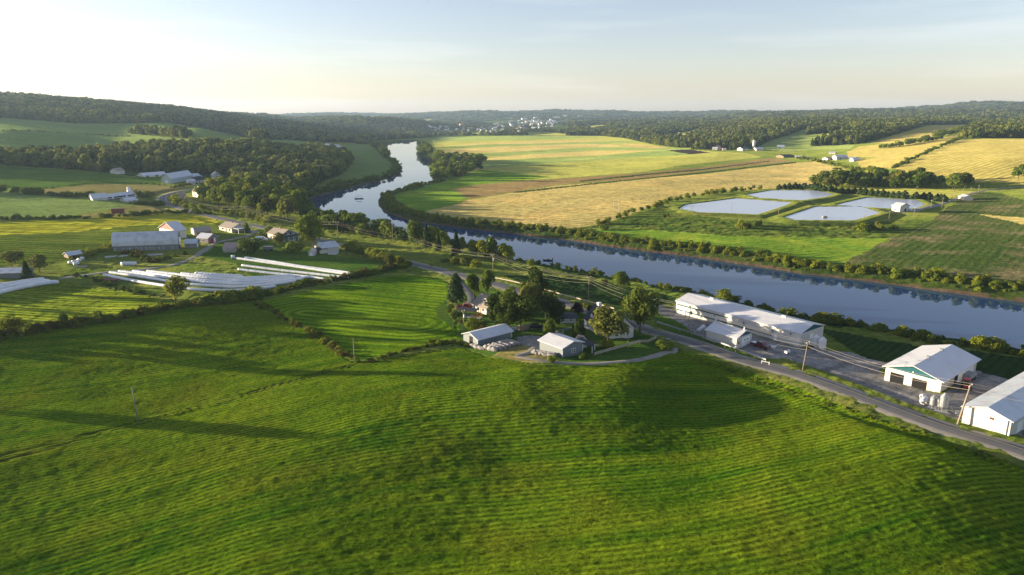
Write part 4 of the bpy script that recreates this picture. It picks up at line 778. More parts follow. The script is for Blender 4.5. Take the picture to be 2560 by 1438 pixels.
class MB:
    def __init__(s): s.V = []; s.F = []
    def add(s, V, F): o = len(s.V); s.V += [tuple(v) for v in V]; s.F += [tuple(i + o for i in f) for f in F]; return s
    def box(s, x0, x1, y0, y1, z0, z1):
        return s.add([(x, y, zz) for zz in (z0, z1) for x, y in ((x0, y0), (x1, y0), (x1, y1), (x0, y1))], [(0, 3, 2, 1), (4, 5, 6, 7), (0, 1, 5, 4), (1, 2, 6, 5), (2, 3, 7, 6), (3, 0, 4, 7)])
    def prism(s, prof, y0, y1, axis='y'):               # profile in (x, z) swept along y (or in (y, z) along x)
        n = len(prof); f = (lambda a, b, c: (a, c, b)) if axis == 'y' else (lambda a, b, c: (c, a, b))
        return s.add([f(a, b, y0) for a, b in prof] + [f(a, b, y1) for a, b in prof], [tuple(range(n)), tuple(range(2 * n - 1, n - 1, -1))] + [(i, i + n, (i + 1) % n + n, (i + 1) % n) for i in range(n)])
    def tube(s, pts, r, k=8, cap=True):
        pts = [Vector(p) for p in pts]; o = len(s.V); rs_ = r if isinstance(r, (list, tuple, np.ndarray)) else [r] * len(pts)
        for i, p in enumerate(pts):
            d = (pts[min(i + 1, len(pts) - 1)] - pts[max(i - 1, 0)]).normalized(); a = d.cross(Vector((0, 0, 1)) if abs(d.z) < .95 else Vector((1, 0, 0))).normalized(); b = a.cross(d)
            for j in range(k): t = 6.28318 * j / k; s.V.append(tuple(p + (a * math.cos(t) + b * math.sin(t)) * rs_[i]))
        for i in range(len(pts) - 1):
            for j in range(k): s.F.append((o + i * k + j, o + i * k + (j + 1) % k, o + (i + 1) * k + (j + 1) % k, o + (i + 1) * k + j))
        if cap: s.F.append(tuple(o + j for j in range(k - 1, -1, -1))); s.F.append(tuple(o + (len(pts) - 1) * k + j for j in range(k)))
        return s
    def build(s, name, mat, parent=None, loc=None, rz=0, smooth_=False):
        import bmesh
        me = bpy.data.meshes.new(name); me.from_pydata(s.V, [], s.F); bm = bmesh.new(); bm.from_mesh(me); bmesh.ops.recalc_face_normals(bm, faces=bm.faces[:]); bm.to_mesh(me); bm.free()
        if smooth_: me.polygons.foreach_set('use_smooth', [True] * len(me.polygons))
        me.materials.append(MT[mat] if isinstance(mat, str) else mat); o = bpy.data.objects.new(name, me); col.objects.link(o)
        if parent: o.parent = parent
        if loc is not None: o.location = loc; o.rotation_euler = (0, 0, rz)
        return o
def bld(name, label, A, B, C=None, D=None, hw=3, ev=None, rh=2, av=None, ridge='x', wall='white', roof='wroof', over=.5, parts=(), cat='building', prof=None, group=None, clear=None, Lw=None):
    """A, B = front base corners in the photo (B the near one), C = the far right base corner; x runs A to B, y runs back"""
    a, b = np.array(g1(*A)), np.array(g1(*B)); L = float(np.hypot(*(b - a)[:2])); ex = (b - a)[:2] / L; ey = np.array([-ex[1], ex[0]])
    if C is not None:
        c = np.array(g1(*C)); bc = (c - b)[:2]
        if np.hypot(*bc) > 1.25 * L: ey = bc / np.hypot(*bc); ex = np.array([ey[1], -ey[0]]); L = Lw or float(abs(np.dot((b - a)[:2], ex))); a = np.array([*(b[:2] - ex * L), a[2]])
        D = float(abs(np.dot(bc, ey)))
    z0 = min(a[2], b[2]) - .15
    if ev is not None: hw = ztop(b[0], b[1], B[0], ev) - z0
    if av is not None:
        m = (b[:2] + ey * D / 2) if ridge == 'x' else (a[:2] + b[:2]) / 2; rh = ztop(m[0], m[1], 1280 + 0, av) - z0 - hw
    hw = float(max(hw, 1.6)); rh = float(max(rh, .3)); rz = math.atan2(ex[1], ex[0]); r = empty(name, (float(a[0]), float(a[1]), z0), rz); tag(r, label, cat, group)
    if name in DBG or 1: print('%-16s L %.1f D %.1f hw %.1f rh %.1f' % (name, L, D, hw, rh), label[:30])
    W = D if ridge == 'x' else L; run = L if ridge == 'x' else D
    P = prof(W, hw, rh) if prof else [(0, hw), (W / 2, hw + rh), (W, hw)]
    ax = 'x' if ridge == 'x' else 'y'
    MB().prism([(0, -.8)] + P + [(W, -.8)], 0, run, ax).build('wall', wall, r)
    # roof: a thin shell over the profile, with overhang
    t = .16; e0 = P[0]; e1 = P[1]; dx, dz = e1[0] - e0[0], e1[1] - e0[1]; k = over / math.hypot(dx, dz); lo = (e0[0] - dx * k, e0[1] - dz * k)
    e0, e1 = P[-1], P[-2]; dx, dz = e1[0] - e0[0], e1[1] - e0[1]; k = over / math.hypot(dx, dz); hi = (e0[0] - dx * k, e0[1] - dz * k)
    top = [lo] + P[1:-1] + [hi]; shell = [(p[0], p[1] + t + .02) for p in top] + [(p[0], p[1] + .02) for p in reversed(top)]
    rf = MB(); n = len(top); y0, y1 = -over * .8, run + over * .8; f = (lambda a, b, c: (a, c, b)) if ax == 'y' else (lambda a, b, c: (c, a, b))
    V = [f(x_, z_, yy) for yy in (y0, y1) for x_, z_ in shell]; m = len(shell); F = [(i, i + m, (i + 1) % m + m, (i + 1) % m) for i in range(m)]
    for i in range(n - 1): F += [(i, i + 1, m - 2 - i, m - 1 - i), (m + i, m + m - 1 - i, m + m - 2 - i, m + i + 1)]
    rf.add(V, F).build('roof', roof, r)
    for q in parts:
        nm, face, u0, u1, h0, h1, mt = q[:7]; pr = q[7] if len(q) > 7 else .05
        S = L if face in 'FK' else D; u0, u1 = u0 * S, u1 * S
        bx = dict(F=(u0, u1, -pr, .02), K=(u0, u1, D - .02, D + pr), R=(L - .02, L + pr, u0, u1), L=(-pr, .02, u0, u1))[face]
        if nm == 'gable':                               # coloured gable panel
            pv = [(p[0], p[1] - .05) for p in P]
            if ridge == 'x': MB().prism([(pv[0][0] + .1, hw - .1)] + pv[1:-1] + [(pv[-1][0] - .1, hw - .1)], L, L + .06, 'x').build('gable', mt, r)
            else: MB().prism([(pv[0][0] + .1, hw - .1)] + pv[1:-1] + [(pv[-1][0] - .1, hw - .1)], -.06, 0, 'y').build('gable', mt, r)
            continue
        if nm == 'window':
            fr = MB().box(bx[0] - (.12 if face in 'FK' else 0), bx[1] + (.12 if face in 'FK' else 0), bx[2] - (.12 if face in 'RL' else 0), bx[3] + (.12 if face in 'RL' else 0), h0 - .12, h1 + .12).build('window', 'wtrim', r)
            e = .03; g = MB().box(bx[0] - (e if face == 'L' else 0), bx[1] + (e if face == 'R' else 0), bx[2] - (e if face == 'F' else 0), bx[3], h0, h1).build('pane', mt, fr)
            if len(q) > 8:
                mu = MB()
                if face == 'R': mu.box(bx[0], bx[1] + .06, (bx[2] + bx[3]) / 2 - .05, (bx[2] + bx[3]) / 2 + .05, h0, h1).box(bx[0], bx[1] + .065, bx[2], bx[3], (h0 + h1) / 2 - .05, (h0 + h1) / 2 + .05)
                else: mu.box((bx[0] + bx[1]) / 2 - .05, (bx[0] + bx[1]) / 2 + .05, bx[2] - .06, bx[3], h0, h1).box(bx[0], bx[1], bx[2] - .065, bx[3], (h0 + h1) / 2 - .05, (h0 + h1) / 2 + .05)
                mu.build('window_bar', 'wtrim', fr)
        else: MB().box(bx[0], bx[1], bx[2], bx[3], h0, h1).build(nm, mt, r)
    r['_L'] = L; r['_D'] = D; r['_h'] = hw; r['_rh'] = rh
    if clear: CLEAR.append((float(a[0] + ex[0] * L / 2 + ey[0] * D / 2), float(a[1] + ex[1] * L / 2 + ey[1] * D / 2), clear))
    return r
DBG = ()
def chimney(r, x, y, z0, h=1.2, w=.6, mat='brick'): MB().box(x - w / 2, x + w / 2, y - w / 2, y + w / 2, z0, z0 + h).build('chimney', mat, r)
# right farmyard
r = bld('poultry_barn', 'very long white barn with teal stripes and gable between road and river', (1689, 781), (1998, 869), (2040, 850), ev=834, av=811, ridge='x', over=.35, cat='barn',
  parts=[('gable', 'R', 0, 1, 0, 1, 'teal'), ('stripe', 'F', .01, .46, 2.9, 3.3, 'teal', .04), ('stripe', 'F', .01, .80, 1.25, 1.65, 'teal', .04), ('door', 'F', .07, .09, 0, 2.0, 'wtrim', .15), ('door', 'F', .82, .84, 0, 2.0, 'wtrim', .15),
   ('vent', 'F', .34, .347, 2.3, 3.1, 'galv', .3), ('vent', 'F', .58, .587, 2.4, 3.2, 'galv', .3), ('vent', 'F', .80, .807, 2.4, 3.2, 'galv', .3), ('vent', 'F', .93, .935, 3.0, 3.5, 'dark', .1), ('door', 'R', .40, .55, 1.6, 2.9, 'wtrim', .1), ('window', 'R', .1, .16, 1.4, 1.9, 'glass')])
for f_ in (.2, .46, .78): MB().box(r['_L'] * f_, r['_L'] * f_ + 1.2, r['_D'] / 2 - .4, r['_D'] / 2 + .4, r['_h'] + r['_rh'] - .1, r['_h'] + r['_rh'] + .5).build('roof_vent', 'wroof', r)
r = bld('garage', 'white garage with teal gable between the road and the long barn', (1765, 848), (1840, 870.5), (1869.5, 856), ev=845, av=827, ridge='x', cat='garage', parts=[('gable', 'R', 0, 1, 0, 1, 'teal'), ('garage_door', 'R', .34, .86, 0, 2.4, 'wtrim', .06), ('window', 'R', .1, .17, 1.0, 1.8, 'glass'),
   ('garage_window', 'R', .48, .56, 1.5, 1.8, 'dark', .09), ('garage_window', 'R', .66, .74, 1.5, 1.8, 'dark', .09)])
for f_ in (.02, .97): MB().box(r['_L'] * f_ - .15, r['_L'] * f_ + .15, r['_D'] * .5 - .15, r['_D'] * .5 + .15, r['_h'] + r['_rh'] - .2, r['_h'] + r['_rh'] + 1.1).build('chimney', 'wroof', r)
r = bld('machine_shed', 'white machine shed with two open bays under a teal gable', (2231, 947), (2350, 981.5), (2438, 930), ev=953, av=915, ridge='y', Lw=11.8, over=.7, cat='shed', parts=[('gable', 'F', 0, 1, 0, 1, 'teal'), ('bay', 'F', .19, .36, 0, 2.6, 'dark', .05) if 0 else ('bay', 'F', .10, .35, 0, 2.7, 'dark', .03), ('bay', 'F', .50, .76, 0, 2.7, 'dark', .03), ('door', 'F', .86, .92, 0, 1.9, 'wtrim', .05),  # open bays are flat black panels, their inner shade put into the colour
   ('sliding_door', 'R', .36, .45, 0, 2.7, 'dark', .03), ('sliding_door', 'R', .45, .66, 0, 2.8, 'wtrim', .10), ('sliding_door', 'R', .68, .90, 0, 2.8, 'wtrim', .10), ('lamp', 'F', .49, .51, 3.9, 4.2, 'wtrim', .2)])
for f_ in (.35, .72): MB().box(r['_L'] / 2 - .35, r['_L'] / 2 + .35, r['_D'] * f_ - .35, r['_D'] * f_ + .35, r['_h'] + r['_rh'], r['_h'] + r['_rh'] + .55).build('roof_vent', 'galv', r)
r = bld('cattle_barn', 'big white barn at the right edge with its gable facing the road', (2404, 1056), (2522, 1091), None, 34, ev=1053, av=1019, ridge='y', over=.5, cat='barn', roof='groof', wall='white', parts=[('vent', 'F', .56, .59, 2.6, 3.0, 'rust', .12), ('vent', 'F', .61, .64, 2.6, 3.0, 'rust', .12), ('foundation', 'F', 0, 1, -.3, .35, 'conc', .08), ('door', 'R', .1, .18, 0, 2.2, 'wtrim', .06), ('window', 'R', .25, .3, 1, 1.8, 'glass'), ('pipe', 'F', .93, .945, .2, 3.4, 'galv', .15)])
# farmstead in the middle
r = bld('storage_barn', 'long grey barn with a pale blue metal roof in front of the farmstead', (1149, 859), (1195, 865), (1280, 844), ev=849.5, av=832, ridge='y', wall='gwall', roof='wroof', Lw=6.6, cat='barn', parts=[('bay', 'F', .42, .66, 0, 2.1, 'dark', .03), ('corner_post', 'R', -.01, .01, 0, 2.2, 'wtrim', .04), ('corner_post', 'R', .985, .998, 0, 2.2, 'wtrim', .04)])
r = bld('garage', 'grey garage with white metal roof and a four pane gable window', (1349, 875), (1406, 893.5), (1442.5, 881), ev=871, av=854, ridge='x', wall='gwall', roof='wroof', cat='garage', parts=[('window', 'R', .44, .62, .9, 1.8, 'glass', .05, 1), ('corner_post', 'R', -.01, .015, 0, 2.2, 'wtrim', .04), ('corner_post', 'R', .98, .999, 0, 2.2, 'wtrim', .04)])
bld('garden_shed', 'little white shed with dark roof right behind the grey garage', (1438, 871), (1450, 874), None, 3.2, hw=2.3, rh=1.1, ridge='x', roof='black', cat='shed', parts=[('door', 'F', .3, .6, 0, 1.9, 'gwall')])
r = bld('farmhouse', 'beige roofed white house with a wide dormer in the farmstead', (1180, 774), (1216, 787), None, 8, ev=772, av=746, ridge='x', roof='shingle', cat='house', parts=[('window', 'F', .12, .24, .9, 1.9, 'glass'), ('window', 'F', .38, .5, .9, 1.9, 'glass'), ('window', 'F', .72, .84, .9, 1.9, 'glass'), ('door', 'F', .58, .66, 0, 2, 'wood'), ('window', 'R', .3, .4, .9, 1.9, 'glass')])
dm = MB().prism([(0, .0), (0, 1.5), (3.4, 1.9), (3.4, 0)], r['_L'] * .45, r['_L'] * .80, 'x'); dm = dm.build('dormer', 'white', r); dm.location = (0, r['_D'] * .20, r['_h'] + r['_rh'] * .36)
q = MB().prism([(-.25, 1.52), (-.25, 1.66), (3.5, 2.08), (3.5, 1.94)], r['_L'] * .43, r['_L'] * .82, 'x').build('dormer_roof', 'shingle', dm); q = MB().box(r['_L'] * .58, r['_L'] * .66, -.05, .02, .5, 1.2).build('dormer_window', 'glass', dm)
chimney(r, r['_L'] * .85, r['_D'] * .5, r['_h'] + r['_rh'] - .3)
bld('cottage', 'small white cottage with a black roof and two dark windows', (1401, 808.5), (1440, 808.5), None, 4.5, ev=794.5, av=787, ridge='x', roof='black', cat='cottage', parts=[('window', 'F', .17, .30, .9, 1.9, 'glass', .05, 1), ('window', 'F', .60, .73, .9, 1.9, 'glass', .05, 1)])
r = bld('white_house', 'white house with a steep black roof half hidden by the olive tree', (1460, 818), (1528, 848), None, 7.5, hw=3.0, rh=3.4, ridge='x', roof='black', cat='house', parts=[('window', 'F', .12, .22, .9, 1.9, 'glass', .05, 1), ('window', 'F', .4, .5, .9, 1.9, 'glass'), ('door', 'F', .6, .68, 0, 2, 'wood'), ('window', 'F', .8, .9, .9, 1.9, 'glass')])
d2 = MB().prism([(-.7, 0), (-.7, 1.1), (0, 1.9), (.7, 1.1), (.7, 0)], 0, 2.4, 'y').build('dormer', 'white', r); d2.location = (r['_L'] * .22, .6, r['_h'] + .4); MB().prism([(-.9, 1.0), (0, 2.05), (.9, 1.0), (.9, 1.1), (0, 2.17), (-.9, 1.1)], -.2, 2.3, 'y').build('dormer_roof', 'black', d2)
chimney(r, r['_L'] * .1, r['_D'] * .55, r['_h'] + r['_rh'] - .6, 1.6, 1.1, 'wtrim')
# farm on the left
gam = lambda W, h, q: [(0, h), (W * .03, h + q * .30), (W * .12, h + q * .62), (W * .27, h + q * .86), (W * .5, h + q), (W * .73, h + q * .86), (W * .88, h + q * .62), (W * .97, h + q * .30), (W, h)]
r = bld('grey_barn', 'large grey barn with a rounded metal roof and a row of small windows', (283, 628), (446, 624), (465, 617), ev=609, av=577, ridge='x', wall='block', roof='groof', prof=gam, cat='barn', over=.3, parts=[('window', 'F', f, f + .018, .9, 1.5, 'dark', .04) for f in (.02, .15, .23, .27, .35, .42, .5, .56, .61, .69, .76, .9)] + [('door', 'R', .5, .9, 1.6, 5, 'wtrim', .1), ('door', 'R', .3, .45, 0, 2, 'dark')])
bld('annex', 'low grey annex with a blue roof at the end of the large grey barn', (464, 620), (491, 620), (500, 613), ev=608, rh=1.3, ridge='x', wall='block', roof='groof', cat='annex', parts=[('window', 'F', .5, .62, .9, 1.6, 'dark'), ('door', 'R', .2, .5, 0, 2, 'wtrim')])
bld('red_gabled_barn', 'white roofed barn with a red gable behind the grey barn', (400, 588), (440, 598), (466, 594), hw=4.2, rh=3.2, ridge='y', wall='white', roof='wroof', cat='barn', over=.6, parts=[('gable', 'F', 0, 1, 0, 1, 'red')])
bld('workshop', 'grey workshop with white roof and red doors beside the farm drive', (494, 606), (521, 609), (538, 603), ev=596, rh=1.6, ridge='x', wall='block', roof='wroof', cat='workshop', parts=[('window', 'F', .45, .55, .9, 1.6, 'dark'), ('door', 'R', .2, .5, 0, 2.2, 'red'), ('door', 'R', .6, .75, 0, 2.2, 'wtrim')])
bld('tool_shed', 'cream shed with a brown roof behind the grey workshop', (478, 583), (492, 592), (526, 587), ev=580, rh=1.4, ridge='y', wall='cream', roof='shingle', cat='shed', parts=[('wall_panel', 'R', .02, .98, .1, 2.2, 'wood', .03), ('door', 'R', .3, .55, 0, 1.9, 'wtrim', .08)])
r = bld('bungalow', 'cream bungalow with a brown roof and a white carport by the road', (549, 575), (580, 582), None, 8, ev=571.5, rh=1.9, ridge='x', wall='cream', roof='shingle', cat='house', parts=[('window', 'F', .2, .35, .9, 1.8, 'glass'), ('door', 'F', .5, .6, 0, 2, 'wood'), ('window', 'F', .75, .88, .9, 1.8, 'glass')])
cp_ = MB().box(r['_L'] + .05, r['_L'] + 5.5, .3, 7.5, 2.3, 2.5); cp_.build('carport_roof', 'wroof', r); MB().box(r['_L'] + .02, r['_L'] + 5.2, 6.9, 7.1, -.3, 2.28).build('carport_wall', 'bluew', r)
for yy in (.5, 3.7): MB().box(r['_L'] + 5.1, r['_L'] + 5.3, yy, yy + .2, -.5, 2.28).build('carport_post', 'wtrim', r)
chimney(r, r['_L'] * .5, 4, r['_h'] + 1.7, .9)
r = bld('two_storey_house', 'two storey cream house with a brown roof and a dark porch', (670, 597), (704, 604), (727, 599), ev=588, av=575, ridge='x', wall='cream', roof='shingle', cat='house', parts=[('wall_panel', 'R', .01, .99, 0, 2.7, 'bluew', .03), ('window', 'R', .25, .4, 2.9, 3.9, 'glass', .06), ('window', 'R', .58, .73, 2.9, 3.9, 'glass', .06), ('window', 'F', .2, .3, .9, 1.9, 'glass'), ('window', 'F', .6, .7, .9, 1.9, 'glass'), ('gable', 'R', 0, 1, 0, 1, 'bluew')])  # right face and gable have their shade put in as blue grey colour
pr_ = MB().prism([(r['_L'] + .05, 2.65), (r['_L'] + 2.2, 2.2), (r['_L'] + 2.2, 2.32), (r['_L'] + .05, 2.8)], -.3, r['_D'] + .5, 'y').build('porch_roof', 'black', r)
for yy in (0, .33, .66, 1): MB().box(r['_L'] + 2.0, r['_L'] + 2.15, yy * r['_D'] - .07, yy * r['_D'] + .08, -.4, 2.2).build('porch_post', 'wtrim', r)
chimney(r, r['_L'] * .45, r['_D'] * .5, r['_h'] + r['_rh'] - .3, 1.3)
bld('garden_shed', 'little shed with a faded red roof beside the farm drive', (567, 625), (588, 631), (600, 620), hw=2.1, rh=1.5, ridge='x', wall='cream', roof='pink', cat='shed', parts=[('door', 'R', .3, .6, 0, 1.8, 'wood'), ('lean_to_roof', 'F', 0, 1, 1.5, 1.62, 'groof', 1.8)])
bld('small_barn', 'small white barn with a blue metal roof below the maple', (787, 626), (807, 634), (829, 624), hw=2.5, rh=1.7, ridge='y', wall='white', roof='groof', cat='barn', parts=[('door', 'F', .35, .65, 0, 2, 'wood')])
bld('lean_to', 'low shed with a flat dark roof in front of the small white barn', (788, 630), (801, 635), None, 3, hw=1.9, rh=.3, ridge='x', wall='cream', roof='black', cat='shed', parts=[('door', 'F', .4, .65, 0, 1.6, 'wood')])
bld('tent_garage', 'beige canvas tent garage on the grass by the small barn', (773, 638), (786, 640), (793, 633), hw=1.7, rh=1.0, ridge='y', wall='canvas', roof='canvas', cat='tent', over=.1, parts=[('door', 'F', .3, .7, 0, 1.6, 'wtrim')])
bld('small_shed', 'low grey metal shed at the left edge beside the dark evergreen', (-50, 694), (60, 696), None, 7, hw=2.3, av=669, ridge='x', wall='gwall', roof='groof', cat='shed', parts=[('door', 'F', .3, .36, 0, 1.9, 'wood')])
bld('calf_shed', 'tiny shed with blue metal roof next to the junk heap', (172, 647), (206, 643), None, 4.5, hw=1.7, rh=1.0, ridge='x', wall='wood', roof='groof', cat='shed', parts=[('door', 'F', .3, .5, 0, 1.5, 'dark')])
# farther left farms
bld('dairy_barn', 'white gabled end of the long low barn on the left hillside farm', (232, 502), (269, 500.5), None, 9, ev=494, av=483, ridge='x', cat='barn', parts=[('window', 'F', .5, .56, 1, 1.8, 'dark')])
bld('long_barn', 'long low white barn with dark openings on the left hillside farm', (269.5, 499.5), (341, 494), None, 9, ev=489, av=479, ridge='x', cat='barn', parts=[('opening', 'F', .0, .15, .9, 2.6, 'dark'), ('opening', 'F', .22, .63, .9, 2.6, 'dark'), ('opening', 'F', .70, .96, .9, 2.6, 'dark')])  # black panels with the inner shade of the barn as colour
bld('milk_house', 'white milk house at the right end of the long low barn', (338, 491), (348, 490), None, 5, hw=3, rh=1, ridge='x', cat='shed', parts=[('door', 'F', .4, .6, 0, 2, 'dark')])
bld('cottage', 'white cottage with a pale hipped roof below the long low barn', (317, 506), (345, 505), None, 8, ev=500, av=493, ridge='x', roof='lwood' if 0 else 'wroof', cat='cottage', parts=[('window', 'F', .2, .3, .9, 1.8, 'glass'), ('window', 'F', .6, .7, .9, 1.8, 'glass')])
bld('green_barn', 'long pale green barn seen from its gable on the hillside farm', (407, 457), (428, 459), (483, 450), ev=447, rh=4, ridge='y', wall='paleg', roof='groof', cat='barn', parts=[('door', 'F', .35, .7, 0, 2.6, 'wtrim')], clear=30)
bld('green_barn_wing', 'pale green wing behind the long green barn', (481, 449), (504, 448), None, 10, ev=441, av=433.5, ridge='x', wall='paleg', roof='groof', cat='barn', parts=[('door', 'F', .1, .3, 0, 2.6, 'wtrim')], clear=14)
bld('white_barn', 'long white barn with a bright roof at the forest edge', (360, 443), (418, 440.5), None, 11, ev=436, av=429, ridge='x', cat='barn', parts=[('opening', 'F', .1, .2, .5, 2.2, 'dark'), ('opening', 'F', .5, .6, .5, 2.2, 'dark'), ('opening', 'F', .8, .86, .5, 2.2, 'dark')], clear=24)
bld('small_house', 'low dark roofed house at the forest edge left of the white barn', (294, 436), (312, 434.5), None, 8, hw=3, rh=2.2, ridge='x', roof='shingle', cat='house', parts=[('window', 'F', .5, .65, .9, 1.8, 'glass')], clear=12)
bld('white_shed', 'small white building with a round roof by the green barn', (471, 462.5), (489, 462), None, 5, hw=3.2, rh=1.2, ridge='x', cat='shed', parts=[('window', 'F', .6, .72, .9, 1.8, 'glass')])
bld('dark_roofed_house', 'dark roofed house right of the small white building', (490, 459), (513, 456), None, 8, hw=3, rh=2.4, ridge='x', roof='black', cat='house', parts=[('window', 'F', .3, .4, .9, 1.8, 'glass')])
bld('gabled_house', 'little white gabled house alone at the forest edge', (532, 446), (552, 446), None, 7, hw=3.2, rh=2.6, ridge='y', cat='house', parts=[('window', 'F', .42, .58, 3.3, 4.3, 'dark'), ('door', 'F', .45, .55, 0, 2, 'dark')], clear=22)
bld('brown_roofed_house', 'cream house with a steep brown roof inside the road bend', (482, 491), (496, 494), (515, 491), hw=3.8, rh=3.6, ridge='x', wall='cream', roof='shingle', cat='house', parts=[('wall_panel', 'R', .02, .98, 0, 3.6, 'bluew', .04), ('window', 'F', .4, .6, .9, 1.9, 'glass')])
bld('roadside_shed', 'small shed with a faded red roof at the road bend', (448, 498), (463, 497), None, 5, hw=2.2, rh=2.0, ridge='x', wall='cream', roof='pink', cat='shed', parts=[('door', 'F', .5, .7, 0, 1.9, 'wood')])
# lagoon station
bld('pump_station', 'white pump house on the gravel pad beside the lagoons', (2233, 524), (2249, 530.5), (2272, 527), ev=516, rh=1.6, ridge='x', wall='white', roof='wroof', cat='pump house', parts=[('door', 'R', .5, .7, 0, 2.1, 'dark'), ('window', 'F', .4, .55, 1, 1.8, 'glass')])
bld('roadside_hut', 'tan hut with grey roof beside the lagoon road', (2395, 497), (2408, 501), (2419, 497), hw=2.2, rh=1.4, ridge='x', wall='cream', roof='groof', cat='hut', parts=[('door', 'F', .4, .6, 0, 1.8, 'wood')])
# distant farms and the town
FARN = 0
def far(u, v, w, h, wall, roof, label, group=None, cat='house', name='house', rz=None, simple=False, rk=.4, seed=None):
    global FARN; FARN += 1
    x, y, zz = g1(u, v); dep = y * cp - (zz - CAMZ) * sp_; k = dep / FPX; W_ = w * k; Hh = h * k * (1 - rk); rh = h * k * rk; D_ = min(W_ * .6, 14) + 3
    rz = (random.random() - .5) * 1.2 if rz is None else rz; P = [(0, Hh), (D_ / 2, Hh + rh), (D_, Hh)]
    r = empty(name, (x - W_ / 2 * math.cos(rz), y - W_ / 2 * math.sin(rz), zz - .3), rz)
    MB().prism([(0, -2)] + P + [(D_, -2)], 0, W_, 'x').build('wall', wall, r)
    t = max(.2, .12 * Hh); MB().prism([(-.5, Hh - .1), (D_ / 2, Hh + rh), (D_ + .5, Hh - .1), (D_ + .5, Hh + .1), (D_ / 2, Hh + rh + .3), (-.5, Hh + .1)], -.5, W_ + .5, 'x').build('roof', roof, r)
    if not simple: MB().box(W_ * .3, W_ * .38, -.1, .05, Hh * .1, Hh * .6).build('door', 'dark', r)
    CLEAR.append((x, y, W_ * .6 + 12 + dep * .002)); CLEAR.append((x * .985, y * .985, W_ * .5 + 10)); return tag(r, label, cat, group)
for a in [(812, 364, 58, 4, 'white', 'wroof', 'long thin white barn roof in the far left valley', 'barn'), (832, 373, 34, 8, 'white', 'wroof', 'white farm buildings in the far left valley', 'barn'), (826, 379, 20, 5, 'white', 'wroof', 'low white shed in front of the far left valley farm', 'barn'),
  (702, 402, 11, 6, 'white', 'black', 'white house peeping out of the left wood', 'house'), (866, 347, 4, 3, 'white', 'wroof', 'tiny white building upstream on the left', 'house'),
  (1864, 377, 22, 9, 'white', 'teal', 'teal roofed white barn left of the tall silo', 'barn'), (1900, 377, 20, 8, 'cream', 'wroof', 'cream farmhouse right of the tall silo', 'house'), (1787, 375, 12, 7, 'cream', 'wroof', 'cream hamlet house, first from the left', 'house'), (1795, 373, 10, 9, 'white', 'pink', 'taller hamlet house with pink roof', 'house'),
  (1803, 375, 8, 5, 'red', 'pink', 'reddish low hamlet building', 'house'), (1811, 376, 8, 5, 'white', 'wroof', 'white low hamlet building on the right', 'house'), (1807, 359, 12, 6, 'white', 'wroof', 'white barn above the hamlet', 'barn'), (1758, 368, 10, 5, 'cream', 'cream', 'small cream shed left of the hamlet', 'shed'),
  (1705, 351, 12, 3, 'white', 'wroof', 'low white shed below the small far silo', 'shed'), (1722, 338, 14, 4, 'white', 'wroof', 'white farm sheds among the far trees', 'barn'), (1650, 358, 8, 5, 'white', 'wroof', 'white house at the far edge of the plain', 'house'), (1683, 356, 8, 4, 'cream', 'wroof', 'cream shed at the far edge of the plain', 'shed'), (1606, 348, 6, 4, 'white', 'wroof', 'small pale house at the plain corner', 'house'),
  (1543, 338, 8, 5, 'cream', 'pink', 'cream house under the far woods', 'house'), (1952, 372, 16, 9, 'paleg', 'groof', 'grey green house in the tree clump', 'house'), (1972, 394, 34, 7, 'wood', 'black', 'long dark barn at the plain edge', 'barn'), (1996, 396, 16, 6, 'white', 'wroof', 'white shed right of the long dark barn', 'shed'), (2010, 396, 12, 5, 'cream', 'shingle', 'cream shed near the plain edge', 'shed'),
  (2074, 400, 16, 7, 'white', 'pink', 'white house in front of the right hill farm', 'house'), (2105, 399, 28, 11, 'white', 'groof', 'large white barn of the right hill farm', 'barn'), (2130, 402, 14, 9, 'bluew', 'groof', 'blue grey barn of the right hill farm', 'barn'), (2142, 403, 18, 8, 'white', 'groof', 'right end barn of the hill farm with bright roof', 'barn'), (2080, 385, 15, 6, 'cream', 'groof', 'cream barn behind the hill farm trees', 'barn'),
  (2290, 466, 7, 4, 'teal', 'teal', 'little turquoise hut by the lagoon tree belt', 'hut'), (1155, 315, 9, 6, 'orange', 'orange', 'orange brick building in the distant town', 'building'), (1312, 299, 14, 4, 'white', 'wroof', 'white factory at the left end of the town ridge', 'factory'),
  (1340, 298, 9, 6, 'white', 'wroof', 'tall white factory block on the town ridge', 'factory'), (1326, 304, 34, 2, 'white', 'wroof', 'long low pale factory below the ridge', 'factory'), (1392, 296, 16, 4, 'white', 'wroof', 'white warehouse on the town ridge', 'factory'), (1411, 292, 12, 3, 'cream', 'wroof', 'cream warehouse at the right of the town ridge', 'factory'), (1452, 292, 10, 2.5, 'white', 'wroof', 'farthest right warehouse of the town ridge', 'factory'),
  (1279, 307, 8, 6, 'orange', 'groof', 'tan tall building left of the town ridge', 'building'), (1175, 306, 5, 3, 'white', 'wroof', 'small white block above the orange building', 'building')]:
    far(*a[:7], cat=a[7], name={'barn': 'far_barn', 'house': 'far_house', 'shed': 'far_shed', 'factory': 'factory', 'building': 'town_building', 'hut': 'hut'}[a[7]])
rs = np.random.RandomState(12)
def townspots(n, u0, u1, v0, v1, slope): return [(u0 + (u1 - u0) * t, v0 + (v1 - v0) * rs.rand() + slope * (t - .5)) for t in rs.rand(n)]
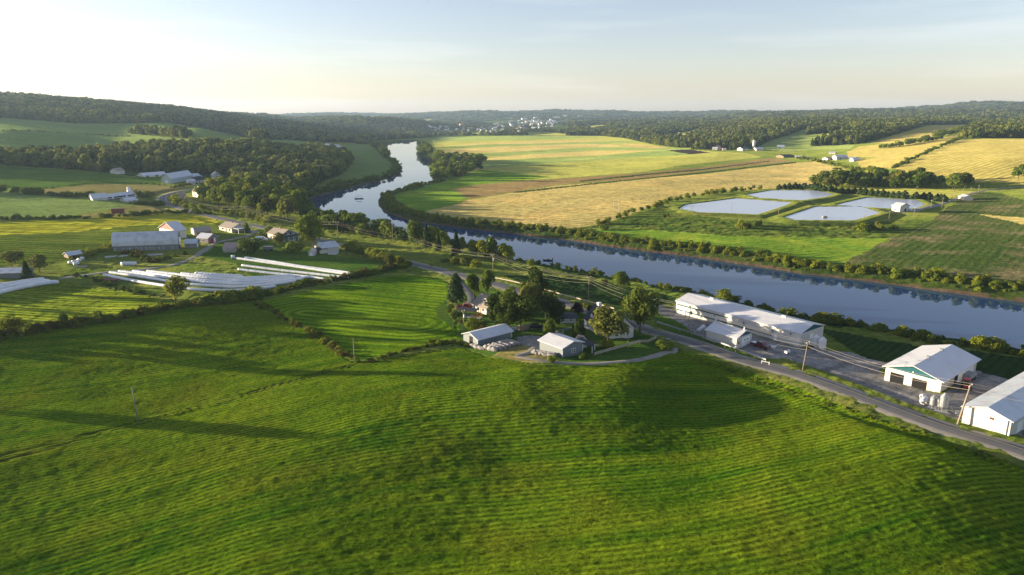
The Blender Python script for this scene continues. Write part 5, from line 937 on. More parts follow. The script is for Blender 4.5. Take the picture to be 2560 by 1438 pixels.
for u_, v_ in townspots(60, 1235, 1385, 305, 325, -8) + townspots(26, 1330, 1392, 303, 312, 0) + townspots(42, 1070, 1240, 318, 334, 4) + townspots(14, 1200, 1330, 328, 335, 0):
    far(u_, v_, 4.2 + 2.5 * rs.rand(), 3.6 + 1.4 * rs.rand(), ['white', 'cream', 'block', 'white'][rs.randint(4)], ['wroof', 'groof', 'pink', 'shingle', 'wroof'][rs.randint(5)], 'small pale house in the distant town', 'houses of the distant town', name='town_house', simple=True)
# ---------------- small things ----------------
def at_(u, v): x, y, zz = g1(u, v); return x, y, zz
def lathe(prof, k=16):
    mb = MB(); mb.V = [(r * math.cos(6.28318 * j / k), r * math.sin(6.28318 * j / k), zz) for r, zz in prof for j in range(k)]
    for i in range(len(prof) - 1):
        for j in range(k): mb.F.append((i * k + j, i * k + (j + 1) % k, (i + 1) * k + (j + 1) % k, (i + 1) * k + j))
    mb.F.append(tuple(range(k - 1, -1, -1))); mb.F.append(tuple((len(prof) - 1) * k + j for j in range(k))); return mb
def feed_bin(u, vb, vt, r, label, mat='wroof', group=None):
    x, y, zz = at_(u, vb); h = ztop(x, y, u, vt) - zz; e = empty('feed_bin', (x, y, zz)); tag(e, label, 'feed bin', group); b = h * .32
    lathe([(r * .25, b * .45), (r, b * 1.0), (r, h * .82), (r * .25, h * .98), (.1, h)]).build('tank', mat, e, smooth_=False)
    for j in range(4): a = .8 + j * 1.5708; MB().tube([(r * .9 * math.cos(a), r * .9 * math.sin(a), -.3), (r * .9 * math.cos(a), r * .9 * math.sin(a), b * 1.1)], .07, 6).build('leg', 'galv', e)
    MB().tube([(r + .05, 0, .2), (r + .05, 0, h * .8)], .05, 5).build('ladder', 'galv', e); MB().box(-r * 1.3, r * 1.3, -r * 1.3, r * 1.3, -.4, .1).build('pad', 'conc', e); return e
feed_bin(2038, 873, 836, .85, 'white feed bin on legs at the end of the long barn, left one'); feed_bin(2054, 881, 842, .9, 'white feed bin on legs at the end of the long barn, right one')
feed_bin(2331, 1022, 988, .7, 'grey cone bottomed feed bin beside the road barn', 'galv'); feed_bin(2356, 1031, 982, .8, 'taller silver feed bin next to the leaning tank', 'galv')
def silo(u, vb, vt, wpx, label, mat='wroof'):
    x, y, zz = at_(u, vb); h = ztop(x, y, u, vt) - zz; r = wpx / 2 * y / FPX; e = empty('silo', (x, y, zz)); lathe([(r, -1), (r, h - r * .8)], 18).build('shaft', mat, e, smooth_=True)
    lathe([(r * 1.02, h - r * .8), (r * .85, h - r * .35), (r * .5, h - r * .1), (.1, h)], 18).build('dome', 'wroof', e, smooth_=True); CLEAR.append((x, y, 14)); CLEAR.append((x * .98, y * .98, 14)); return tag(e, label, 'silo')
silo(1884, 370, 350, 7, 'tall white silo on the far side of the plain'); silo(1697.5, 346, 331, 4, 'small far silo below the green clearing'); silo(324, 488, 467, 9, 'white domed silo behind the long low barn')
def tank(u, v, L, r, rz, label, lift=1.0, tilt=0):
    x, y, zz = at_(u, v); e = empty('propane_tank', (x, y, zz), rz); tag(e, label, 'tank')
    p = [(-L / 2 - r * .5, .1), (-L / 2 - r * .3, r * .7), (-L / 2, r), (L / 2, r), (L / 2 + r * .3, r * .7), (L / 2 + r * .5, .1)]; MB().tube([(a, 0, lift + a * tilt) for a, _ in p], [q for _, q in p], 14).build('tank', 'wroof', e, smooth_=True)
    for a in (-L * .3, L * .3): MB().box(a - .15, a + .15, -r * .7, r * .7, -.3, lift - r * .6 + a * tilt).build('cradle', 'conc', e)
    MB().box(-L / 2 - r * .62, -L / 2 - r * .45, -.15, .15, lift - .15 - L / 2 * tilt, lift + .15 - L / 2 * tilt).build('valve', 'dark', e); return e
tank(1752, 832, 3.0, .5, .75, 'white tank beside the garage, sloping up to its roof', 1.3, .25); tank(2309, 1010, 2.6, .5, .75, 'white propane tank leaning on the feed bins', .9); tank(2306, 999, 1.0, .5, .5, 'short white tank behind the propane tank', .8); tank(2345, 1014, .8, .45, .5, 'small white tank between the two silver bins', .9)
e = tag(empty('auger', at_(2022, 866)), 'white auger tube leaning from the barn to the feed bins', 'auger'); MB().tube([(-1.2, 1.5, 2.6), (1.6, .6, .2)], .12, 8).build('tube', 'wroof', e); MB().box(1.3, 1.9, .3, .9, -.1, .4).build('hopper', 'galv', e)
e = tag(empty('auger', at_(2372, 1033)), 'silver auger leaning on the ground by the silver bins', 'auger'); MB().tube([(-2.2, 1.6, 3.0), (1.4, -.6, .2)], .14, 8).build('tube', 'galv', e); MB().box(1.1, 1.8, -.9, -.3, -.1, .4).build('hopper', 'galv', e)
# vehicles
def car(u, v, rz, paint, label, kind='car', s=1.0, cat='car', name='parked_car'):
    x, y, zz = at_(u, v); e = empty(name, (x, y, zz + .02), rz); tag(e, label, cat); e.scale = (s, s, s)
    if kind == 'pickup': prof = [(-2.6, .45), (-2.6, 1.0), (-1.0, 1.05), (-.85, 1.05), (-.6, 1.75), (.75, 1.75), (1.25, 1.1), (2.5, 1.0), (2.6, .45)]
    elif kind == 'van': prof = [(-2.4, .4), (-2.4, 1.9), (1.0, 1.95), (1.7, 1.2), (2.4, 1.0), (2.5, .4)]
    else: prof = [(-2.2, .4), (-2.2, .95), (-1.6, 1.05), (-1.1, 1.5), (.5, 1.5), (1.15, 1.0), (2.1, .85), (2.2, .4)]
    MB().prism(prof, -.88, .88, 'y').build('body', paint, e)
    if kind == 'pickup': MB().box(-2.5, -1.0, -.78, .78, 1.0, 1.12).build('cargo_bed', 'carw' if paint == 'card' else 'dark', e); gz = [(-.75, 1.15), (-.5, 1.65), (.65, 1.65), (1.05, 1.15)]
    elif kind == 'van': gz = [(.7, 1.25), (.7, 1.8), (1.0, 1.8), (1.55, 1.25)]
    else: gz = [(-1.35, 1.08), (-1.0, 1.42), (.4, 1.42), (.9, 1.08)]
    MB().prism(gz, -.90, .90, 'y').build('window', 'glass', e)
    for wx in (-1.5, 1.5):
        for wy in (-.82, .82): w_ = MB().tube([(wx, wy - .1, .36), (wx, wy + .1, .36)], .36, 12).build('wheel', 'tyre', e); MB().tube([(wx, wy - .12, .36), (wx, wy + .12, .36)], .18, 8).build('rim', 'galv', w_)
    for wy in (-.6, .6): MB().box(2.1 if kind == 'car' else 2.42, 2.24 if kind == 'car' else 2.62, wy - .15, wy + .15, .68, .82).build('headlight', 'wtrim', e)
    return e
car(1901, 869, -.9, 'card', 'maroon pickup with a white loaded bed in the gravel yard', 'pickup', 1.0, 'pickup', 'pickup_truck'); car(1164, 772, .1, 'carr', 'bright red pickup parked at the beige house', 'pickup', 1.0, 'pickup', 'pickup_truck')
car(654, 603, .2, 'carw', 'white van parked by the two storey house', 'van', 1.1, 'van', 'parked_van'); car(1341, 822, .2, 'carb', 'dark car in the shade under the farmstead trees'); car(634, 604, .3, 'carw', 'pale car behind the dark bush in the drive', s=.95); car(2281, 528, .4, 'carw', 'white car beside the pump house')
def wagon(u, v, L, W_, rz, mat, label, name, cat, h=.8):
    x, y, zz = at_(u, v); e = empty(name, (x, y, zz), rz); tag(e, label, cat); MB().box(-L / 2, L / 2, -W_ / 2, W_ / 2, .5, .5 + h).build('box', mat, e)
    for wx in (-L * .3, L * .3):
        for wy in (-W_ / 2 + .05, W_ / 2 - .05): MB().tube([(wx, wy - .12, .4), (wx, wy + .12, .4)], .42, 12).build('wheel', 'tyre', e)
    MB().tube([(L / 2, 0, .5), (L / 2 + 1.6, 0, .35)], .06, 6).build('drawbar', 'galv', e); return e
wagon(296, 535, 6, 3.2, .2, 'rust', 'dark red hay wagon standing alone on the tan strip', 'hay_wagon', 'wagon', 2.6); wagon(276, 703, 6, 2.2, -.25, 'rust', 'rusty flat wagon beside the white bale rows', 'flat_wagon', 'wagon', .3); wagon(671, 627, 4.2, 2, .1, 'gwall', 'grey covered trailer behind the dark bushes', 'trailer', 'trailer', 1.5)
wagon(2420, 948, 3.5, 2, .6, 'galv', 'silver farm implement behind the machine shed', 'farm_implement', 'machine', 1.0); 
e = tag(empty('tractor', at_(2415, 972), .9), 'red tractor beside the machine shed wall', 'tractor'); MB().prism([(-1.4, .7), (-1.4, 1.3), (-.9, 1.3), (1.7, 1.3), (1.8, .6)], -.4, .4, 'y').build('hood', 'red', e); MB().prism([(-1.3, 1.31), (-1.2, 2.5), (.1, 2.5), (.4, 1.31)], -.6, .6, 'y').build('cab', 'glass', e); MB().box(-1.4, .3, -.7, .7, 2.51, 2.6).build('cab_roof', 'red', e)
for wy in (-.85, .85): MB().tube([(-.9, wy - .2, .8), (-.9, wy + .2, .8)], .8, 16).build('wheel', 'tyre', e); MB().tube([(1.3, wy - .13, .5), (1.3, wy + .13, .5)], .5, 14).build('wheel', 'tyre', e)
# silage tubes: long wrapped rows of round bales
def bale_row(px, label, r=.57, group=None):
    x, y, _ = G([p[0] for p in px], [p[1] for p in px]); c = catmull(np.stack([x, y], 1), .42); hz = H(c[:, 0], c[:, 1]); n = len(c); i = np.arange(n); ph = (i % 3) / 3.0; rs = np.random.RandomState(int(px[0][0]) % 1000 + 3)
    rr = r * (1 - .08 * (i % 3 == 0)) * (1 + .015 * rs.normal(size=n)); rr[0] *= .45; rr[-1] *= .45; rr[1] *= .9; rr[-2] *= .9; jz = .02 * rs.normal(size=n); c = c + .015 * rs.normal(size=c.shape)
    tag(MB().tube([(c[k, 0], c[k, 1], hz[k] + r * .88 + jz[k]) for k in range(n)], list(rr), 10).build('bale_row', 'plastic', smooth_=True), label, 'wrapped bales', group)
o_ = ['first', 'second', 'third', 'fourth', 'fifth', 'sixth', 'seventh']
for i, p in enumerate([[(259,690),(300,699),(350,708),(400,716),(460,725),(520,729),(580,730),(640,726),(690,719)], [(274,684),(330,692),(400,703),(470,714),(560,720),(640,718),(700,712),(750,706)], [(297,681),(360,689),(430,699),(520,710),(600,713),(690,708),(765,700)],
   [(332,681),(400,690),(480,702),(560,708),(640,706),(730,701),(785,695)], [(368,681),(430,688),(500,697),(580,703),(660,701),(738,696)], [(452,687),(520,694),(600,698),(670,696),(728,692)], [(488,686),(540,690),(608,694)]]):
    bale_row(p, 'white wrapped bale row of the big bundle, %s from its lower edge' % o_[i], group='white bale rows of the big bundle')
for i, p in enumerate([[(595,676),(660,684),(760,694),(830,704)], [(604,666),(680,676),(760,685),(850,695),(872,698)], [(590,648),(660,658),(750,671),(830,683),(880,690)], [(612,647),(680,657),(760,670),(830,679),(890,688)]]):
    bale_row(p, 'thin white bale row across the grass, %s of four from below' % o_[i], .52, 'thin white bale rows')
for i, p in enumerate([[(-60,752),(0,736),(60,722),(110,713),(148,709)], [(-60,743),(0,727),(60,715),(125,706)], [(-60,735),(0,720),(60,709),(112,702)]]):
    bale_row(p, 'thick white bale row at the left edge, %s from below' % o_[i], .75, 'white bale rows at the left edge')
def bale(u, v, r, label, group=None, rz=0, mat='plastic'):
    x, y, zz = at_(u, v); tag(MB().tube([(-r * .95, 0, 0), (-r * .9, 0, 0), (r * .9, 0, 0), (r * .95, 0, 0)], [r * .6, r, r, r * .6], 12).build('wrapped_bale', mat, None, (x, y, zz + r * .92), rz, True), label, 'bale', group)
bale(583, 647, .8, 'single white bale at the head of a thin bale row', None, .3)
for i in range(4): bale(309 + i * 9, 664, .8, 'white wrapped bale in the short row by the farm track', 'four white bales in a row', 1.2)
for i, (u, v) in enumerate([(176, 660), (184, 658), (191, 657), (199, 653), (188, 663), (194, 661), (206, 649)]): bale(u, v, .62, 'white bale thrown on the junk heap', 'white bales on the junk heap', i)
# firewood / netted stacks beside the grey barns
def stack(u, v, L, rz, label, group=None, r=.5, rows=1):
    x, y, zz = at_(u, v); n = int(L / .5); rs = np.random.RandomState(int(u)); mb = MB(); pts = [(-L / 2 + k * L / n, .05 * rs.normal(), r * .8 + .06 * rs.normal()) for k in range(n + 1)]; rr = [r * (.9 + .2 * rs.rand()) for _ in pts]; rr[0] *= .7; rr[-1] *= .7
    tag(mb.tube(pts, rr, 9).build('covered_log_stack', 'net', None, (x, y, zz), rz, False), label, 'log stack', group)
for i in range(6): stack(1226 + i * 11, 876 - i * 3.2, 4.6, -.72, 'netted log stack in the row of six behind the grey barn wall', 'six netted stacks beside the grey barn', .62)
for i in range(2): stack(1188 + i * 10, 871 + i * 4 - 2, 3.6, -.6, 'netted stack at the near corner of the long grey barn', 'netted stacks at the barn corner', .5)
for i in range(2): stack(1358 + i * 4, 889 - i * 4, 6.5, -.5, 'low netted stack lying along the grey garage', 'netted stacks along the garage', .45)
# boats on the river and small craft
def boat(u, v, L, rz, label, canopy=False, z_=WZ):
    x, y = PL(u, v, z_); x, y = float(x), float(y); e = empty('boat', (x, y, z_), rz); tag(e, label, 'boat')
    MB().prism([(-L * .16, .05 - .2), (-L * .18, .55), (L * .18, .55), (L * .16, .05 - .2)], -L / 2, L * .35, 'x').add([(L * .35, -L * .18, .55), (L * .35, L * .18, .55), (L * .52, 0, .65), (L * .35, -L * .14, -.1), (L * .35, L * .14, -.1)], [(0, 2, 1), (0, 3, 2), (1, 2, 4), (3, 4, 2), (0, 1, 4, 3)]).build('hull', 'carb', e)
    if canopy:
        MB().box(-L * .35, L * .25, -L * .17, L * .17, 2.2, 2.32).build('canopy', 'white', e)
        for sx in (-L * .33, L * .23):
            for sy in (-L * .15, L * .15): MB().tube([(sx, sy, .5), (sx, sy, 2.2)], .05, 6).build('post', 'galv', e)
    else: MB().box(-L * .2, -L * .05, -L * .14, L * .14, .56, .75).build('bench', 'wood', e)
    MB().box(-L * .58, -L * .5, -.2, .2, .1, 1.1).build('outboard_motor', 'tyre', e); return e
boat(899, 497, 6.5, .1, 'small canopied pontoon boat on the upper river', True); boat(1368, 651, 4.6, 2.9, 'small dark motor boat on the wide lower river')
e = tag(empty('rowboat', at_(832, 637), .1), 'white rowboat lying on the grass by the small barn', 'boat'); MB().prism([(-.5, .1), (-.75, .7), (.75, .7), (.5, .1)], -2, 1.6, 'x').add([(1.6, -.75, .7), (1.6, .75, .7), (2.6, 0, .8), (1.6, -.5, .1), (1.6, .5, .1)], [(0, 2, 1), (0, 3, 2), (1, 2, 4), (3, 4, 2), (0, 1, 4, 3)]).build('hull', 'carw', e); MB().box(-1, -.6, -.7, .7, .62, .74).build('bench', 'wood', e)
e = tag(empty('rowboat', at_(1281, 824), -.3), 'white rowboat beside the long grey barn', 'boat'); MB().prism([(-.5, .1), (-.75, .7), (.75, .7), (.5, .1)], -2.2, 1.6, 'x').build('hull', 'carw', e); MB().box(-1, -.6, -.7, .7, .71, .78).build('bench', 'wood', e)
# utility poles
POLES = {}
def pole(key, u, vb, vt, label, arm=1.0, ut=None, box=False, group=None, r=.105, rz=.7):
    x, y, zz = at_(u, vb); h = ztop(x, y, u, vt) - zz; e = empty('utility_pole', (x, y, zz)); tag(e, label, 'utility pole', group)
    lean = 0 if ut is None else (ut - u) * y / FPX
    MB().tube([(0, 0, -.5), (lean, 0, h)], [r * 1.15, r * .8], 8).build('shaft', 'pole', e, smooth_=True)
    if arm:
        c, s = math.cos(rz), math.sin(rz); MB().tube([(lean - arm * c, -arm * s, h - .35), (lean + arm * c, arm * s, h - .35)], .07, 6).build('crossarm', 'pole', e)
        for k in (-1, 1): MB().tube([(lean + k * arm * .9 * c, k * arm * .9 * s, h - .3), (lean + k * arm * .9 * c, k * arm * .9 * s, h - .02)], .06, 6).build('insulator', 'wtrim', e)
    if box: MB().tube([(lean + .3, -.1, h * .68), (lean + .3, -.1, h * .68 + .9)], .28, 10).build('transformer', 'galv', e)
    POLES[key] = (x + lean, y, zz + h, rz, arm); return e
pole('a', 2393, 1061, 962, 'leaning utility pole in front of the barn at the right edge', .9, 2411, r=.17); pole('b', 2005.7, 927, 855, 'utility pole by the gravel yard right of the maroon pickup', .8, 2012); pole('c', 1718.5, 835, 763, 'utility pole in front of the left end of the long white barn', .8, 1722, True)
pole('d', 1471, 754, 692, 'utility pole behind the guard rail above the white cottage', .8); pole('e', 1232.5, 683, 636, 'utility pole by the road above the farmstead driveway', .8, box=True); pole('f', 1026, 642, 590, 'utility pole on the river meadow near the sapling', .7)
pole('g', 846, 604, 555, 'utility pole right of the large maple', .9); pole('h', 672, 576, 548, 'utility pole beside the road near the two storey house', .7); pole('i', 618, 553, 515, 'utility pole among the bushes across the road', .8); pole('j', 461, 512, 494, 'utility pole at the road bend shed', .6)
pole('k', 982.5, 606, 555, 'tall utility pole standing alone before the river trees', .7); pole('l', 886, 897, 846, 'bare pole at the corner of the small mown field', 0); pole('m', 345, 1055, 968, 'bare thin pole standing in the front field', 0, 342, r=.12); pole('n', 1159, 832, 775, 'pole with a transformer box behind the long grey barn', .5, box=True)
pole('o', 1569, 873, 825, 'slim wooden post on the lawn by the rail fence', 0, r=.07)
for i, (u, vb, vt, lb) in enumerate([(2222,550,528,'pole left of the pump house in the grass'), (2284,544,518,'pole below the pump house'), (2327,521,500,'lagoon road pole nearest to the pump house'), (2354,521,495,'second pole along the lagoon road'), (2378,505,484,'third pole along the lagoon road'), (2406,489,474,'pole behind the roadside hut'), (2426,482,468,'short pole up the lagoon road'), (2445,482,463,'pole near the end of the tree belt'), (2461,476,456,'last pole up the lagoon road'),
   (1945,543,517,'thin pole on the bank between the front lagoons'), (2161,546,526,'thin pole at the right corner of the front lagoon'), (1731,531,501,'thin pole before the left front lagoon, left one'), (1828,533,505,'thin pole before the left front lagoon, right one'), (2064,546,524,'thin pole above the grey box on the bank')]): pole('p%d' % i, u, vb, vt, lb, .5 if i < 9 else 0, r=.11)
def hframe(u, vb, vt, d, label):
    x, y, zz = at_(u, vb); h = ztop(x, y, u, vt) - zz; e = empty('pylon', (x, y, zz)); tag(e, label, 'pylon')
    for k in (-d, d): MB().tube([(k, 0, -.5), (k, 0, h)], .14, 8).build('pole', 'lwood', e)
    MB().tube([(-d * 1.6, 0, h * .82), (d * 1.6, 0, h * .82)], .1, 6).build('crossarm', 'lwood', e)
hframe(1540, 536, 497, 1.6, 'two legged wooden pylon at the edge of the golden field')
e = tag(empty('control_box', at_(2061, 549)), 'grey control box on the front bank of the lagoons', 'box'); MB().box(-1.2, 1.2, -.8, .8, -.2, 1.9).build('cabinet', 'block', e); MB().box(-1.35, 1.35, -.95, .95, 1.91, 2.05).build('lid', 'conc', e)
def wire(keys, side, dz, label, sag=.03, r=.017, group='overhead wires along the road'):
    pts = []
    P = [POLES[k] for k in keys]
    for a, b in zip(P[:-1], P[1:]):
        pa = Vector((a[0] + side * a[4] * .9 * math.cos(a[3]), a[1] + side * a[4] * .9 * math.sin(a[3]), a[2] - dz)); pb = Vector((b[0] + side * b[4] * .9 * math.cos(b[3]), b[1] + side * b[4] * .9 * math.sin(b[3]), b[2] - dz)); L = (pb - pa).length
        for k in range(10): t = k / 10; q = pa.lerp(pb, t); q.z -= 4 * t * (1 - t) * L * sag; pts.append(q)
    pts.append(pb); tag(MB().tube(pts, r, 4).build('overhead_wire', 'cable'), label, 'wire', group)
POLES['z'] = (140, 95, 12, .7, .9)
ml = ['z', 'a', 'b', 'c', 'd', 'e', 'f', 'g', 'i', 'j']
wire(ml, 1, .02, 'overhead wire on the river side of the poles'); wire(ml, -1, .02, 'overhead wire on the field side of the poles'); wire(ml, 0, 1.1, 'thicker lower cable slung along the road poles', .035, .027); wire(['e', 'd', 'c', 'b'], 0, 2.0, 'lowest telephone cable between the farmstead poles', .045, .017); wire(['k', 'g'], 0, .3, 'wire from the lone pole to the maple pole'); wire(['h', 'i'], 0, .3, 'wire crossing the road by the bushes')
# power line towers on the far ridges
def tower(u, vb, vt, label, group='lattice towers on the far ridges'):
    x, y, zz = at_(u, vb); h = max(25, ztop(x, y, u, vt) - zz); e = empty('lattice_tower', (x, y, zz)); tag(e, label, 'pylon', group); mb = MB(); w = h * .1; t = h * .007
    for sx in (-1, 1):
        for sy in (-1, 1): mb.tube([(sx * w, sy * w, -2), (sx * w * .3, sy * w * .3, h * .6), (0, 0, h)], t, 4)
    for k in range(6):
        z0, z1 = h * k / 6 * .8, h * (k + 1) / 6 * .8; a, b = w * (1 - k / 6 * .75), w * (1 - (k + 1) / 6 * .75)
        for sy in (-1, 1): mb.tube([(-a, sy * a, z0), (b, sy * b, z1)], t * .6, 3); mb.tube([(a, sy * a, z0), (-b, sy * b, z1)], t * .6, 3)
    mb.build('lattice', 'block', e); m2 = MB()
    for zz2, L in ((h * .62, .16), (h * .76, .2), (h * .9, .14)): m2.tube([(-h * L, 0, zz2), (h * L, 0, zz2)], t, 4)
    m2.build('crossarms', 'block', e); CLEAR.append((x, y, 10))
for u, vb, vt in [(1066,305,290),(1147,307,296),(1205,308,298),(1257,312,299),(1336,310,297),(996,298,284),(927,296,285),(825,299,286),(1563,310,296),(1657,305,293),(1764,297,285),(2050,292,280),(2211,290,279),(2455,295,271),(1461,303,293)]: tower(u, vb, vt, 'faint steel lattice tower carrying lines over the far ridges')
# church of the town
x, y, zz = at_(1120, 324); k = y / FPX; e = tag(empty('church', (x, y, zz)), 'white church with a slim spire in the distant town', 'church'); MB().box(-2 * k / 2, 3 * k, -8, 8, -2, 3 * k).build('nave', 'white', e); lathe([(1.1 * k, 0), (1.1 * k, 5 * k), (.1, 9.5 * k)], 8).build('spire', 'wroof', e); CLEAR.append((x, y, 30)); CLEAR.append((x * .99, y * .99, 30))
# guard rail and fences
def rail(name, px, label, cat, h, mats, step=3.0, th=.18, boards=1, off=None):
    x, y, _ = G([p[0] for p in px], [p[1] for p in px]); c = catmull(np.stack([x, y], 1), step); hz = H(c[:, 0], c[:, 1]) + (.25 if off else 0); e = empty(name, (0, 0, 0)); tag(e, label, cat)
    for b in range(boards):
        zz = h - b * .4; mb = MB(); n = len(c); V = []
        for i in range(n):
            d = c[min(i + 1, n - 1)] - c[max(i - 1, 0)]; d /= np.hypot(*d); nn = np.array([-d[1], d[0]]) * .05
            for s_, q in ((-1, zz - th), (1, zz - th), (1, zz + th), (-1, zz + th)): V.append((c[i, 0] + nn[0] * s_, c[i, 1] + nn[1] * s_, hz[i] + q))
        F = [(i * 4 + a, i * 4 + (a + 1) % 4, i * 4 + 4 + (a + 1) % 4, i * 4 + 4 + a) for i in range(n - 1) for a in range(4)]; mb.add(V, F).build('rail', mats[0], e)
    for i in range(min(len(c), 90)): MB().box(c[i, 0] - .09, c[i, 0] + .09, c[i, 1] + .06, c[i, 1] + .24, hz[i] - .5, hz[i] + h).build('post', mats[1], e)
rail('guard_rail', [(1234,700),(1290,712),(1340,725),(1420,747),(1480,763),(1535,779)], 'long pale guard rail along the far side of the road above the farmstead', 'guard rail', .75, ('lwood', 'wood'), off=1)
rail('guard_rail', [(1642,812),(1700,831),(1760,851),(1840,880),(1914,908)], 'grey guard rail between the road and the white garage', 'guard rail', .7, ('galv', 'wood'), off=1)
rail('rail_fence', [(1486,892),(1520,882),(1560,871),(1600,860),(1640,850)], 'weathered rail fence across the lawn below the white house', 'fence', 1.0, ('lwood', 'wood'), 2.4, .12, 2)
rail('plank_fence', [(1293,828),(1306,829),(1326,822)], 'brown plank fence panel by the gravel court', 'fence', 1.0, ('wood', 'wood'), 1.5, .8)
# garden things
e = tag(empty('pergola', at_(1170, 793), -.35), 'dark flat roofed pergola beside the red pickup', 'pergola'); MB().box(-3.2, 3.2, -1.6, 1.6, 2.4, 2.6).build('roof', 'black', e)
for sx in (-3, 0, 3):
    for sy in (-1.45, 1.45): MB().box(sx - .1, sx + .1, sy - .1, sy + .1, -.5, 2.4).build('post', 'black', e)
e = tag(empty('patio_sofa', at_(1194, 792), -.3), 'yellow orange patio sofa on the concrete terrace', 'sofa'); MB().box(-1.3, 1.3, -.4, .4, 0, .4).build('seat', 'yellow', e); MB().box(-1.3, 1.3, .41, .6, .0, .9).build('backrest', 'yellow', e)
e = tag(empty('porch_shelter', at_(1461, 882), -.35), 'open porch with a dark sloping roof and white posts by the grey garage', 'porch'); MB().prism([(-2.6, 2.6), (2.2, 2.0), (2.2, 2.15), (-2.6, 2.75)], -.3, 3.2, 'y').build('roof', 'black', e)
for sx, hh in ((-2.4, 2.55), (2.0, 2.0)):
    for sy in (0, 2.9): MB().box(sx - .09, sx + .09, sy - .09, sy + .09, -.4, hh).build('post', 'wtrim', e)
def picnic(u, v, label):
    e = tag(empty('picnic_table', at_(u, v), .2), label, 'picnic table'); MB().box(-1, 1, -.4, .4, .72, .78).build('top', 'lwood', e)
    for sy in (-.75, .75): MB().box(-1, 1, sy - .14, sy + .14, .42, .47).build('bench', 'lwood', e)
    for sx in (-.7, .7): MB().add([(sx, -.7, 0), (sx, -.6, 0), (sx, -.2, .72), (sx, -.3, .72), (sx, .7, 0), (sx, .6, 0), (sx, .2, .72), (sx, .3, .72)] + [(sx + .08, q[0], q[1]) for q in ((-.7, 0), (-.6, 0), (-.2, .72), (-.3, .72), (.7, 0), (.6, 0), (.2, .72), (.3, .72))], [(0, 1, 2, 3), (8, 11, 10, 9), (0, 3, 11, 8), (1, 9, 10, 2), (4, 5, 6, 7), (12, 15, 14, 13), (4, 7, 15, 12), (5, 13, 14, 6)]).build('leg', 'wood', e)
picnic(1499, 868, 'grey picnic table on the lawn left of the rail fence'); picnic(716, 626, 'small garden table behind the two storey house')
e = tag(empty('clothesline', at_(1399, 845), .3), 'wooden clothesline frame with three posts behind the grey garage', 'clothesline')
for sx in (-1.0, -.5, 1.0): MB().box(sx - .06, sx + .06, -.06, .06, -.3, 2.2).build('post', 'lwood', e)
MB().box(-1.0, 1.0, -.03, .03, 1.5, 1.6).build('crossbar', 'lwood', e)
e = tag(empty('barrel', at_(1866, 860)), 'blue plastic barrel at the garage door', 'barrel'); lathe([(.35, 0), (.42, .3), (.42, .8), (.35, 1.1)], 14).build('drum', 'blue', e); lathe([(.37, 1.1), (.37, 1.16)], 14).build('lid', 'blue', e)
def beams(u, v, n, L, label, mat='wtrim', rz=0):
    x, y, zz = at_(u, v); rs = np.random.RandomState(int(u)); e = empty('lumber_stack', (x, y, zz), rz); tag(e, label, 'lumber')
    for i in range(n): o = MB().box(-L / 2, L / 2, -.15, .15, 0, .18).build('beam', mat, e); o.location = (rs.rand() * .6, i * .45 - n * .2, .05 + .1 * (i % 2)); o.rotation_euler = (0, 0, (rs.rand() - .5) * .25)
beams(1920, 866, 4, 3.6, 'white beams lying in the yard right of the maroon pickup', rz=-.6); beams(1950, 877, 3, 4.0, 'pale timbers across the gravel yard', 'lwood', -.7); beams(215, 633, 2, 6, 'pale planks leaning on the earth bank by the junk heap', 'lwood', -.6); beams(200, 668, 7, 4.5, 'heap of grey posts on the verge of the farm track', 'block', .3)
e = tag(empty('gate', at_(1913, 914), -.7), 'small white gate frame at the yard entrance', 'gate')
for sx in (-.9, .9): MB().box(sx - .05, sx + .05, -.05, .05, -.2, 1.2).build('post', 'wtrim', e)
MB().box(-.9, .9, -.03, .03, .95, 1.05).build('bar', 'wtrim', e)
e = tag(empty('wheeled_frame', at_(1968, 883), .4), 'white machine frame lying in the gravel yard', 'machine'); MB().box(-.9, .9, -.1, .1, .3, .45).build('beam', 'wtrim', e); MB().box(-.7, -.5, -.6, .6, .1, .7).build('axle', 'wtrim', e); MB().box(.4, .6, -.4, .4, .1, .9).build('mount', 'wtrim', e)
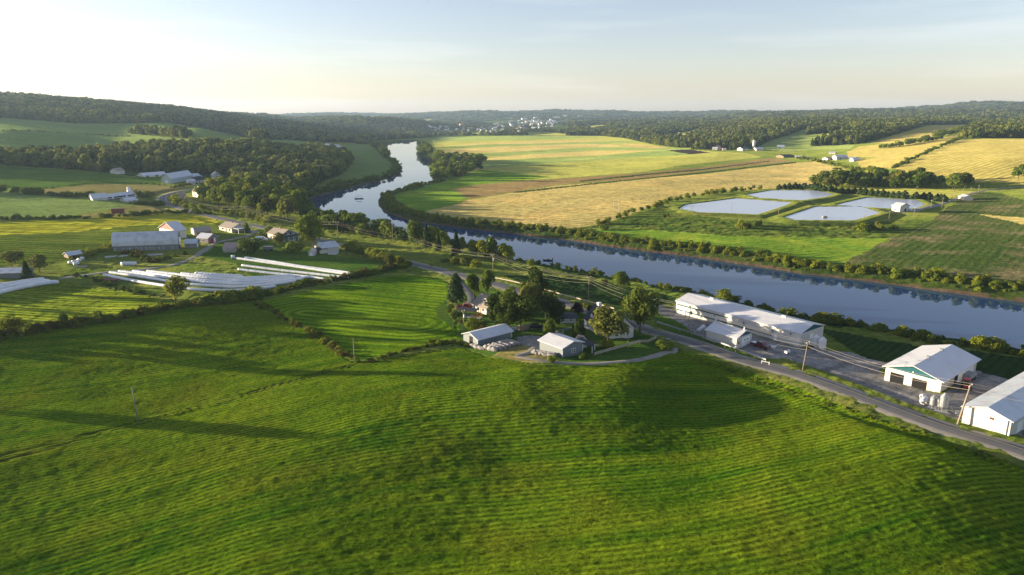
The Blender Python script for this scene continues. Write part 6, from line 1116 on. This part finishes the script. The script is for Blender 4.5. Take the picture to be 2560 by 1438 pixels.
# ---------------- drives and tracks ----------------
ribbon('driveway', [(1690,871),(1640,888),(1580,902),(1500,909),(1420,909),(1350,902),(1290,892)], 2.6, gravel, 'gravel farm track curving from the road to the barns', .16)
ribbon('driveway', [(1290,890),(1325,880),(1340,862),(1322,850)], 3.4, gravel, 'worn track between the grey barn and the grey garage', .16)
ribbon('driveway', [(1112,682),(1140,698),(1165,722),(1178,745),(1170,765),(1155,773)], 4.0, asph, 'driveway curving to the beige house', .07)
ribbon('driveway', [(1380,829),(1410,824),(1440,816),(1470,805)], 1.8, asph, 'paved path below the white cottage', .07)
ribbon('driveway', [(640,575),(622,588),(590,596),(550,604),(520,618),(490,640),(450,658),(400,668),(330,676),(270,680),(220,687),(160,695),(90,703),(-80,712)], 4.2, gravel, 'grey gravel farm lane past the large grey barn', .08)
ribbon('driveway', [(2195,526),(2240,530),(2290,526),(2330,515),(2370,505),(2405,492),(2440,481),(2490,474),(2560,466),(2700,455)], 5.0, gravel, 'gravel road to the lagoon station', .1)
ribbon('driveway', [(548,450),(520,446),(500,450)], 4, gravel, 'drive to the hillside farm', .1) if 0 else None
ribbon('path', [(1560,790),(1640,765),(1700,775),(1760,800),(1800,820)], 3.5, gravel, 'gravel strip in front of the long white barn', .07)
ribbon('terrace', [(1168,790),(1205,795)], 5.5, MT['conc'], 'concrete terrace under the pergola', .06)
ribbon('slab', [(262,643),(320,639),(408,635)], 5.0, MT['conc'], 'concrete feeding slab in front of the large grey barn', .12)
# painted centre line
ribbon('road_marking', None, .16, paint, 'thin yellow centre line of the road', .47, world=ROADW, cross=2, offs=0)
# ---------------- air ----------------
def haze():
    hx = 10000.; V = [(sx * hx, sy * hx, zz) for zz in (-22, 215) for sx, sy in ((-1, -1), (1, -1), (1, 1), (-1, 1))]
    F = [(0, 3, 2, 1), (4, 5, 6, 7), (0, 1, 5, 4), (1, 2, 6, 5), (2, 3, 7, 6), (3, 0, 4, 7)]
    m = bpy.data.materials.new('haze_air'); m.use_nodes = True; n = m.node_tree; n.nodes.clear(); o_ = n.nodes.new('ShaderNodeOutputMaterial'); pv = n.nodes.new('ShaderNodeVolumePrincipled')
    pv.inputs['Color'].default_value = (.52, .73, 1.0, 1); pv.inputs['Density'].default_value = HAZE_D; pv.inputs['Anisotropy'].default_value = .2
    n.links.new(pv.outputs[0], o_.inputs['Volume'])
    tag(mesh_np('haze', V, F, [m]), 'thin evening haze filling the valley air', kind='stuff')
HAZE_D = 6.5e-5
haze()
forest()
